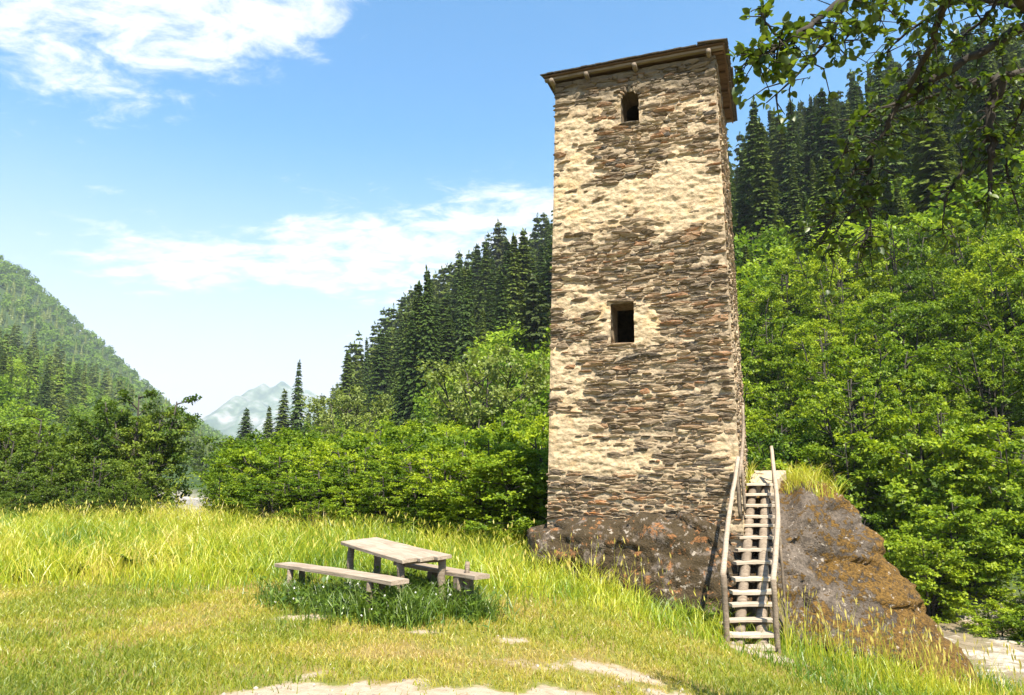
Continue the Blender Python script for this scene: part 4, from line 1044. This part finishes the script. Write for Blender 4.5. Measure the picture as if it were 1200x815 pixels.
# ------------------------------------------------------------------ grass
def grass_mat(name, stops, f=.42):
    m = Mat(name); c = m.ramp(m.attr('rnd'), stops)
    return m.leaf(c, m.mix(1.0, c, (1.2, 1.15, .6), 'MULTIPLY'), f, .04)
M['tall_grass'] = grass_mat('tall_grass_blade', [(0, (.07, .15, .010)), (.3, (.17, .27, .014)), (.55, (.34, .40, .018)), (.8, (.50, .49, .03)), (1, (.55, .44, .12))])
M['lawn'] = grass_mat('lawn_blade', [(0, (.085, .14, .012)), (.35, (.22, .27, .018)), (.65, (.37, .355, .03)), (.85, (.46, .37, .07)), (1, (.44, .33, .11))])
M['weed'] = grass_mat('weed_leaf', [(0, (.035, .075, .008)), (.5, (.08, .15, .012)), (1, (.17, .25, .022))], .38)
def blades(B, h, wd, seed, seg=3, lean=.45, tint=None):
    r = np.random.default_rng(seed); n = len(B); az = r.uniform(0, 2 * np.pi, n)
    la = r.uniform(0, 2 * np.pi, n); ld = np.stack([np.cos(la), np.sin(la), np.zeros(n)], -1) * (h * lean * r.uniform(.2, 1.3, n))[:, None]
    sd_ = np.stack([np.cos(az), np.sin(az), np.zeros(n)], -1) * (wd * .5)[:, None]
    rows = []
    for k in range(seg):
        t = k / seg; c = B + np.stack([np.zeros(n), np.zeros(n), h * t], -1) + ld * t ** 2
        rows += [c - sd_ * (1 - .75 * t), c + sd_ * (1 - .75 * t)]
    tip = B + np.stack([np.zeros(n), np.zeros(n), h * (1 - .15 * lean)], -1) + ld
    V = np.stack(rows + [tip], 1); m = 2 * seg + 1; i = np.arange(n)[:, None] * m; F = []
    for k in range(seg - 1): F += [i + [2 * k, 2 * k + 1, 2 * k + 3], i + [2 * k, 2 * k + 3, 2 * k + 2]]
    F.append(i + [2 * seg - 2, 2 * seg - 1, 2 * seg])
    return V.reshape(-1, 3), np.concatenate(F, 1).reshape(-1, 3), np.repeat(tint, m), tip
def hz(x, y): return H(x, y)
rg2 = np.random.default_rng(9)
def tall_zone(x, y):
    """0..1: how much the tall hay stands here"""
    A = x / y; n = fbm(xyz(x * .6, y * .6, 2), 4, 44) - .5
    near = np.interp(x, [-12, -6, -3, -1, .5, 2.0, 3.2, 4.2, 6, 8], [11.2, 11.6, 11.8, 11.4, 10.6, 9.6, 9.2, 8.5, 8.2, 8.0])
    return sstep(-1.3, .9, y - near + n * 4.2)
n = 190000
x = rg2.uniform(-17, 9.5, n); y = rg2.uniform(7.5, 23.5, n)
far = np.interp(x / y, [-.75, -.4, -.2, -.02, .05, .3, .9], [23.2, 21.2, 19.6, 17.4, 15.2, 14.0, 13.2])
tz = tall_zone(x, y); far = far + 3.0 * (fbm(xyz(x * .55, y * .3, 6), 3, 19) - .5)
keep = (rg2.random(n) < tz * np.interp(y, [8, 14, 23], [.85, .62, .5])) & (y < far) & (np.abs(x / y) < .85)
d_, _ = river_at(x, y); keep &= d_ > 4.4
keep &= ~((np.abs(x - 3.45) < .45) & (y > 10.5) & (y < 11.3))
x, y, tz = x[keep], y[keep], tz[keep]
hh = np.interp(y, [8, 12, 16, 22], [.34, .52, .72, .85]) * np.interp(x, [-4, 0, 2, 5], [1, .85, .72, .68]) * rg2.uniform(.4, 1.2, len(x)) * (.35 + .65 * tz) * (.55 + .9 * fbm(xyz(x * .9, y * .9, 7), 3, 61))
pn_ = fbm(xyz(x * .45, y * .45, 0), 4, 3); pn3 = fbm(xyz(x * 1.3, y * 1.3, 5), 3, 6)
tint = np.clip(.22 + (pn_ - .5) * 1.1 + (pn3 - .5) * .7 + rg2.normal(0, .14, len(x)) + hh * .5, 0, 1)
V, F, T_, tip = blades(xyz(x, y, hz(x, y) - .02), hh, rg2.uniform(.006, .014, len(x)) * (1 + y / 24), 1, 3, .72, tint)
# seed heads on some stems
sel = (rg2.random(len(x)) < .10) & (hh > .4); tp = tip[sel]; k = len(tp)
hd = rndunit(rg2, k) * .45 + [0, 0, 1]; hd /= np.linalg.norm(hd, axis=1)[:, None]; hn = np.cross(hd, rndunit(rg2, k)); hn /= np.linalg.norm(hn, axis=1)[:, None]
V2, F2 = leaf_quads(tp, hd, hn, rg2.uniform(.07, .14, k), rg2.uniform(.018, .034, k))
tag(link('meadow_grass', mesh_np('meadow_grass', np.concatenate([V, V2]), np.concatenate([F, F2 + len(V)]), M['tall_grass'], False, {'rnd': np.concatenate([T_, np.full(len(V2), .9)])})),
    'tall yellow green hay grass across the meadow', 'grass', kind='stuff')
# trodden lawn
n = 260000
y = 3.6 + 9.6 * rg2.random(n) ** 1.15; x = (rg2.random(n) * 2 - 1) * (y * .78 + .5)
dm_ = dirt_mask(x, y); nz = fbm(xyz(x * 2.2, y * 2.2, 1), 4, 71)
keep = (rg2.random(n) < np.clip(1.02 - 1.25 * dm_, .03, 1) * (.55 + .9 * (nz - .3))) & (rg2.random(n) < 1.05 - .8 * tall_zone(x, y))
d_, _ = river_at(x, y); keep &= d_ > 5
x, y, nz = x[keep], y[keep], nz[keep]
ln_ = fbm(xyz(x * .8, y * .8, 4), 4, 14)
tint = np.clip(.60 + (ln_ - .5) * 1.3 + rg2.normal(0, .16, len(x)), 0, 1)
hh = rg2.uniform(.025, .075, len(x)) * (.5 + 1.1 * np.clip(1.25 - tint, 0, 1)) * np.interp(y, [4, 12], [.9, 1.35])
V, F, T_, _ = blades(xyz(x, y, hz(x, y) - .008), hh, rg2.uniform(.006, .013, len(x)) * np.interp(y, [4, 12], [.9, 1.5]), 2, 2, .8, tint)
tag(link('lawn_grass', mesh_np('lawn_grass', V, F, M['lawn'], False, {'rnd': T_})), 'short trodden dry green grass around the path', 'grass', kind='stuff')
# unmown clumps around the table and benches, on the boulder's top and at its foot
def clump_field(name, B, h, wd, mat, label, seed, tint, lean=.7, leaves=0, flowers=0):
    V, F, T_, tip = blades(B, h, wd, seed, 4, lean, tint); parts = [V]; fc = [F]; tt = [T_]; off = len(V)
    if leaves:
        i = rg2.integers(0, len(B), leaves); C = B[i] + xyz(rg2.normal(0, .06, leaves), rg2.normal(0, .06, leaves), h[i] * rg2.uniform(.1, .85, leaves))
        D = rndunit(rg2, leaves); D[:, 2] = np.abs(D[:, 2]) * .4; D /= np.linalg.norm(D, axis=1)[:, None]; Nn = np.array([0, 0, 1.0]) - D * D[:, 2:3]; Nn /= np.linalg.norm(Nn, axis=1)[:, None]
        L = rg2.uniform(.05, .12, leaves); v, f = leaf_quads(C, D, Nn, L, L * .55); parts.append(v); fc.append(f + off); tt.append(np.repeat(rg2.random(leaves), 4)); off += len(v)
    o = link(name, mesh_np(name, np.concatenate(parts), np.concatenate(fc), mat, False, {'rnd': np.concatenate(tt)}))
    return tag(o, label, 'grass', kind='stuff')
def around(a, b, spread, n):
    t = rg2.uniform(-.04, 1.04, n); p = np.array(a)[None, :2] * (1 - t)[:, None] + np.array(b)[None, :2] * t[:, None]
    return p + rg2.normal(0, spread, (n, 2))
P = np.concatenate([around(sight(335, 661, 10.5), sight(468, 682, 8.95), .15, 2000), around(sight(340, 661, 10.4), sight(468, 682, 8.9), .30, 900), around(sight(430, 640, 10.4), sight(550, 660, 9.3), .40, 900), around(sight(470, 682, 9.0), sight(480, 690, 9.0), .16, 700), around(sight(410, 640, 10.6), sight(500, 660, 9.5), .24, 2400), around(sight(490, 664, 10.3), sight(560, 677, 9.3), .15, 1700)])
edge_ = np.clip(1.3 - rg2.random(len(P)) * .6, .3, 1); hh = edge_ * rg2.uniform(.08, .48, len(P)) * (.7 + .6 * fbm(xyz(P[:, 0] * 2.5, P[:, 1] * 2.5, 0), 2, 8))
clump_field('bench_weeds', np.column_stack([P, hz(P[:, 0], P[:, 1]) - .01]), hh, rg2.uniform(.008, .017, len(P)), M['weed'], 'dark green unmown weeds under the table and benches', 3, np.clip(rg2.normal(.62, .3, len(P)), 0, 1), .8, 3600)
i = rg2.integers(0, len(P), 90); C = np.column_stack([P[i], hz(P[i, 0], P[i, 1]) + hh[i] * .8]); D = rndunit(rg2, 90); Nn = np.cross(D, rndunit(rg2, 90)); Nn /= np.linalg.norm(Nn, axis=1)[:, None]
fm = Mat('clover_flower', .8); M['flower'] = fm.finish((.62, .62, .56))
V, F = leaf_quads(np.concatenate([C, C]), np.concatenate([D, Nn]), np.concatenate([Nn, D]), np.full(180, .024), np.full(180, .026))
tag(link('clover_flowers', mesh_np('clover_flowers', V, F, M['flower'])), 'tiny white clover flowers in the weeds under the benches', 'flowers', kind='stuff')
n = 5200; x = rg2.uniform(4.4, 7.2, n); y = rg2.uniform(13.0, 16.6, n)
pts = []
for a, b in zip(x, y):
    z = on_boulder(a, b)
    if z is None: continue
    d = ((a - 5.75) / .62) ** 2 + ((b - 14.75) / .9) ** 2
    lnd = (4.5 + (b - 14.1) * .36 < a < 5.12 + (b - 14.1) * .55) and b > 14.0
    if d < 1.15 and not lnd and z > 1.0: pts.append((a, b, z - .02))
for a, b in around((4.62, 14.3, 0), (4.95, 15.3, 0), .05, 160): 
    z = on_boulder(a, b)
    if z: pts.append((a, b, z - .02))
P = np.array(pts)
clump_field('boulder_grass', P, rg2.uniform(.16, .5, len(P)), rg2.uniform(.008, .016, len(P)), M['tall_grass'], 'yellow tufted grass on top of the boulder beside the landing', 4, np.clip(rg2.normal(.72, .16, len(P)), 0, 1), .8)
# tall seeding stems before the boulder
n = 420; x = rg2.uniform(3.9, 8.2, n); y = np.interp(x, [3.9, 5.5, 7.2, 8.2], [11.4, 11.0, 10.6, 10.6]) + rg2.uniform(-1.2, .5, n)
x = np.concatenate([x, rg2.uniform(-.2, 2.6, 60), rg2.uniform(.6, 2.5, 26)]); y = np.concatenate([y, rg2.uniform(11.8, 13.0, 60), rg2.uniform(5.2, 6.8, 26)])
hh = rg2.uniform(.35, 1.05, len(x)) * np.where(y < 7, .42, 1)
V, F, T_, tip = blades(xyz(x, y, hz(x, y) - .02), hh, np.full(len(x), .010), 12, 4, .28, np.clip(rg2.normal(.75, .12, len(x)), 0, 1))
k = len(tip); hd = rndunit(rg2, k) * .3 + [0, 0, 1]; hd /= np.linalg.norm(hd, axis=1)[:, None]; hn = np.cross(hd, rndunit(rg2, k)); hn /= np.linalg.norm(hn, axis=1)[:, None]
V2, F2 = leaf_quads(tip - hd * .03, hd, hn, rg2.uniform(.07, .15, k), rg2.uniform(.02, .035, k))
tag(link('seeding_grass', mesh_np('seeding_grass', np.concatenate([V, V2]), np.concatenate([F, F2 + len(V)]), M['tall_grass'], False, {'rnd': np.concatenate([T_, np.full(len(V2), .97)])})), 'tall thin seeding grass stems before the boulder', 'grass', kind='stuff')

# loose pebbles on the trodden earth
n = 2600; x = rg2.uniform(-3.2, 4.2, n); y = rg2.uniform(4.6, 11.2, n); dm_ = dirt_mask(x, y); keep = rg2.random(n) < dm_ * .5; x, y = x[keep], y[keep]; z = hz(x, y)
PV_, PF_ = ico(1); sc_ = rg2.uniform(.006, .02, len(x)) * (1 + 1.2 * (rg2.random(len(x)) < .08))
VV = PV_[None] * (1 + .35 * (rg2.random((len(x), len(PV_), 1)) - .5)) * (sc_[:, None] * rg2.uniform(.7, 1.3, (len(x), 3)))[:, None] + xyz(x, y, z)[:, None]
pm = Mat('pebble', .9); M['pebble'] = pm.finish(pm.ramp(pm.attr('rnd'), [(0, (.16, .13, .10)), (1, (.42, .37, .31))]))
tag(link('path_pebbles', mesh_np('path_pebbles', VV.reshape(-1, 3), (PF_[None] + (np.arange(len(x)) * len(PV_))[:, None, None]).reshape(-1, 3), M['pebble'], True, {'rnd': np.repeat(rg2.random(len(x)), len(PV_))})), 'small loose pebbles on the bare earth path', 'pebbles', kind='stuff')
# leafy weed beside the stairs
def weed_plant(x, y, sc, label, seed):
    r = np.random.default_rng(seed); z = gz(x, y); w_ = thing('weed_plant', (x, y, z), label, 'plant')
    stems = []; C, D, N_, L = [], [], [], []
    for s in range(11):
        az = r.uniform(0, 6.28); ln = sc * r.uniform(.5, 1); t = np.linspace(0, 1, 6)
        P = np.stack([np.cos(az) * ln * .75 * t, np.sin(az) * ln * .75 * t, ln * (1.1 * t - .5 * t * t)], -1) + [x, y, z - .02]
        stems.append(tube_arr(P, .006 * (1 - .6 * t) + .002, 4, s))
        for k in range(16):
            g = .25 + .75 * k / 16; c = np.array([np.interp(g, t, P[:, q]) for q in range(3)]); sg = 1 if k % 2 else -1
            d = np.array([math.cos(az + sg * 1.0), math.sin(az + sg * 1.0), .15 + r.normal(0, .15)]); d /= np.linalg.norm(d)
            nn = np.array([0, 0, 1.0]) - d * d[2]; C.append(c); D.append(d); N_.append(nn / np.linalg.norm(nn)); L.append(sc * .34 * (1.15 - g * .7) * r.uniform(.8, 1.2))
    wv, wf = merge(stems); link('stem', mesh_np('stem', wv, wf, M['weed'], True, {'rnd': np.full(len(wv), .5)}), w_)
    L = np.array(L); V, F = leaf_quads(np.array(C), np.array(D), np.array(N_), L, L * .42)
    link('leaves', mesh_np('leaves', V, F, M['weed'], False, {'rnd': np.repeat(r.uniform(.4, 1, len(L)), 4)}), w_)
p = sight(820, 712, 12.1); weed_plant(p[0], p[1], .42, 'ferny dark green weed at the foot of the boulder beside the stairs', 1)
p = sight(843, 722, 11.7); weed_plant(p[0], p[1], .30, 'small green weed against the bottom stair post', 2)
p = sight(165, 660, 13.5); weed_plant(p[0], p[1], .62, 'broadest leafy dark green weed standing in the hay', 3)
for k_, (px, py, Y, sc) in enumerate(((205, 655, 14.0, .5), (240, 640, 15.0, .55), (20, 690, 12.2, .4), (90, 672, 12.8, .42), (310, 640, 14.6, .5), (285, 668, 12.6, .38), (590, 655, 13.0, .4))):
    p = sight(px, py, Y); weed_plant(p[0], p[1], sc, 'leafy dark green weed half hidden in the hay', 10 + k_)
for o in [o for o in COL.objects if o.name.startswith('weed_plant') and o['label'].startswith('leafy dark')]: o['group'] = 'weeds in the hay'

# ------------------------------------------------------------------ apple tree reaching in from the right
ax_, ay_ = 6.9, 4.6
apple = thing('apple_tree', (ax_, ay_, gz(ax_, ay_)), 'old mossy apple tree whose dark leafy branches hang into the sky beside the tower', 'tree')
tz0 = gz(ax_, ay_)
fork = np.array([6.5, 4.5, 2.4])
limbs = []
def limb(name, pts, r0, r1): limbs.append((name, np.array(pts, float), r0, r1))
limb('trunk', [(ax_, ay_, tz0 - .2), (ax_ - .05, ay_, tz0 + 1.4), (ax_ - .2, ay_, 1.0), tuple(fork)], .24, .17)
up1 = np.array([5.2, 4.3, 3.9])
limb('limb', [fork, (5.9, 4.4, 3.3), up1, sight(1215, 20, 4.1)], .13, .075)
limb('limb', [fork, (6.0, 4.7, 3.0), (5.0, 4.8, 3.6), sight(1215, 84, 4.6)], .12, .06)
limb('limb', [fork, (6.9, 4.2, 3.6), (7.4, 4.0, 5.2)], .11, .04)
limb('limb', [fork, (7.3, 4.9, 3.2), (8.4, 5.4, 4.3)], .09, .03)
S_ = lambda *a: [sight(*q) for q in a]
limb('bough', S_((1215, 20, 4.1), (1180, -25, 3.8), (1120, -50, 3.5), (1040, -40, 3.2), (978, 8, 3.0), (925, 48, 2.9), (905, 60, 2.85), (884, 68, 2.85)), .045, .005)
limb('bough', S_((1040, -40, 3.2), (990, 0, 3.2), (978, 38, 3.25), (940, 83, 3.3), (898, 121, 3.35)), .016, .004)
limb('bough', S_((1215, 20, 4.1), (1145, 62, 4.1), (1090, 98, 4.15), (1053, 121, 4.2)), .045, .022)
limb('bough', S_((1120, -50, 3.5), (1107, 0, 3.7), (1090, 60, 4.0), (1053, 121, 4.2), (1038, 150, 4.25), (1022, 185, 4.3), (1015, 225, 4.3), (1021, 267, 4.3), (1008, 290, 4.3)), .036, .006)
limb('bough', S_((1215, 84, 4.6), (1165, 92, 4.6), (1124, 98, 4.6), (1075, 120, 4.7), (1030, 140, 4.8)), .05, .008)
limb('bough', S_((1170, 92, 4.6), (1159, 138, 4.6), (1163, 175, 4.6), (1160, 215, 4.65), (1156, 262, 4.7)), .062, .006)
limb('bough', S_((1160, 158, 4.6), (1128, 200, 4.7), (1107, 233, 4.7), (1104, 275, 4.7)), .024, .005)
limb('bough', S_((1215, 20, 4.1), (1150, -5, 4.3), (1100, 10, 4.5), (1060, 40, 4.6), (1030, 70, 4.7)), .03, .006)
limb('bough', S_((1215, 84, 4.6), (1190, 140, 4.9), (1175, 190, 5.0), (1195, 250, 5.1)), .03, .006)
limb('bough', S_((1022, 185, 4.3), (1000, 200, 4.3), (988, 225, 4.3), (975, 255, 4.3), (958, 290, 4.3)), .012, .004)
limb('bough', S_((1053, 121, 4.2), (1020, 130, 4.1), (1000, 150, 4.1), (985, 190, 4.1)), .012, .004)
limb('bough', S_((1120, -50, 3.5), (1060, -10, 3.5), (1010, 30, 3.6), (975, 60, 3.7)), .016, .004)
limb('bough', S_((1180, -25, 3.8), (1160, 20, 3.9), (1130, 40, 4.0), (1100, 60, 4.0)), .02, .005)
limb('bough', S_((919, 50, 2.9), (895, 25, 2.9), (892, 8, 2.9), (880, 14, 2.9)), .008, .003)
limb('bough', S_((1015, 225, 4.3), (990, 255, 4.3), (965, 300, 4.35)), .008, .003)
for k in range(4): limb('bough', [np.array([6.6, 4.4, 3.2]), np.array([6.9, 4.4, 3.8]) + rg2.normal(0, .3, 3), np.array([7.2, 4.4, 4.4]) + rg2.normal(0, 1, 3) * [1.0, 1.1, .5]], .04, .008)
twigs, ros = [], []
ra = np.random.default_rng(21)
for li, (nm, P, r0, r1) in enumerate(limbs):
    t = np.linspace(0, len(P) - 1, (len(P) - 1) * 5 + 1); Q = np.stack([np.interp(t, range(len(P)), P[:, k]) for k in range(3)], -1)
    for _ in range(3): Q[1:-1] = (Q[:-2] + Q[2:] + 2 * Q[1:-1]) / 4
    rad = np.linspace(r0, r1, len(Q)) * (.72 if nm == 'bough' else .85) * (1 + .22 * (ra.random(len(Q)) - .5)); Q[1:-1] += ra.normal(0, 1, Q[1:-1].shape) * np.minimum(rad[1:-1, None] * .35, .012)
    V, F, T3 = tube_arr(Q, rad, 8 if nm != 'bough' else 6, li, .18)
    link(nm, mesh_np(nm, V, [F, T3], M['bark_dark'], True), apple)
    if nm == 'trunk': continue
    ln = np.linalg.norm(np.diff(Q, axis=0), axis=1).sum(); seen = nm == 'bough'
    for k in range(int(ln * (34 if seen else 4))):
        g = ra.uniform(.04, 1); j = g * (len(Q) - 1); a = np.array([np.interp(j, range(len(Q)), Q[:, q]) for q in range(3)])
        d = rndunit(ra, 1)[0] * [1, .8, .8] + [0, 0, -.15]; l = ra.uniform(.05, .26) * (1.0 if seen else 1.8) * (.55 if a[1] < 3.1 else 1)
        b = a + d * l * .5 + ra.normal(0, .02, 3); c = a + d * l + ra.normal(0, .03, 3) - [0, 0, .03]
        twigs.append(tube_arr(np.array([a, b, c]), [.005, .0035, .002], 4, k)); ros += [(c, d), (b, d)] if ra.random() < .5 else [(c, d)]
    ros.append((Q[-1], Q[-1] - Q[-3]))
wv, wf = merge(twigs)
link('twigs', mesh_np('twigs', wv, wf, M['bark_dark'], True), apple)['kind'] = 'stuff'
def apple_leaf():
    n = 7; t = np.linspace(0, 1, n); wdt = np.sin(np.pi * t ** .8) ** .8 * .34; V = []
    for i in range(n): V += [(t[i], -wdt[i], wdt[i] * .35 - .12 * t[i] ** 2), (t[i], 0, -.12 * t[i] ** 2), (t[i], wdt[i], wdt[i] * .35 - .12 * t[i] ** 2)]
    F = [(i * 3 + k, i * 3 + 3 + k, i * 3 + 4 + k, i * 3 + 1 + k) for i in range(n - 1) for k in (0, 1)]
    return np.array(V), np.array(F)
LV, LF = apple_leaf()
leaf_me = mesh_np('leaf', LV, LF, M['apple'], True, {'rnd': np.full(len(LV), .5)})
items = []
for c, d in ros:
    for k in range(ra.integers(3, 8)):
        dr_ = rndunit(ra, 1)[0] + np.array(d) / (np.linalg.norm(d) + 1e-6) * .6; dr_[2] -= .1; dr_ /= np.linalg.norm(dr_)
        nn = np.array([0, 0, 1.0]) + rndunit(ra, 1)[0] * .6; y_ = np.cross(nn, dr_); y_ /= np.linalg.norm(y_); z_ = np.cross(dr_, y_)
        L = ra.uniform(.026, .060); m = Matrix(np.column_stack([dr_, y_, z_]).tolist()).to_4x4() @ Matrix.Diagonal((L, L, L, 1)); m.translation = Vector(np.array(c) + ra.normal(0, .008, 3))
        p = m.translation; vis = abs(p.x / max(p.y, .1)) < .72 and p.y > 1
        items.append((m, 0, float(np.clip(ra.normal(.5, .25), 0, 1)), (L / p.y) if vis else 0))
items.sort(key=lambda q: -q[3])
for m, _, a, _ in items[:300]:
    o = bpy.data.objects.new('leaf', leaf_me); COL.objects.link(o); o.parent = apple; o.matrix_local = Matrix.Translation(-apple.location) @ m
V, F, A_ = joined([q[:3] for q in items[300:]], [(LV, LF)])
link('foliage', mesh_np('foliage', V, F, M['apple'], True, {'rnd': A_}), apple)['kind'] = 'stuff'
print('APPLE', len(items))

# ------------------------------------------------------------------ air
bm = bmesh.new(); bmesh.ops.create_cube(bm, size=1)
hb_ = np.array([(-2600, 2600), (-300, 4600), (-8, 640)])
for v in bm.verts: v.co = [hb_[k][0] if v.co[k] < 0 else hb_[k][1] for k in range(3)]
me = bpy.data.meshes.new('haze'); bm.to_mesh(me); bm.free()
hm = bpy.data.materials.new('haze_air'); hm.use_nodes = True; ht = hm.node_tree; ht.nodes.clear()
pv_ = ht.nodes.new('ShaderNodeVolumePrincipled'); pv_.inputs['Color'].default_value = (.80, .90, 1.0, 1); pv_.inputs['Density'].default_value = .00018; pv_.inputs['Anisotropy'].default_value = .1
ho = ht.nodes.new('ShaderNodeOutputMaterial'); ht.links.new(pv_.outputs[0], ho.inputs['Volume'])
me.materials.append(hm); tag(link('haze', me), 'pale blue air filling the valley', 'haze', kind='stuff')
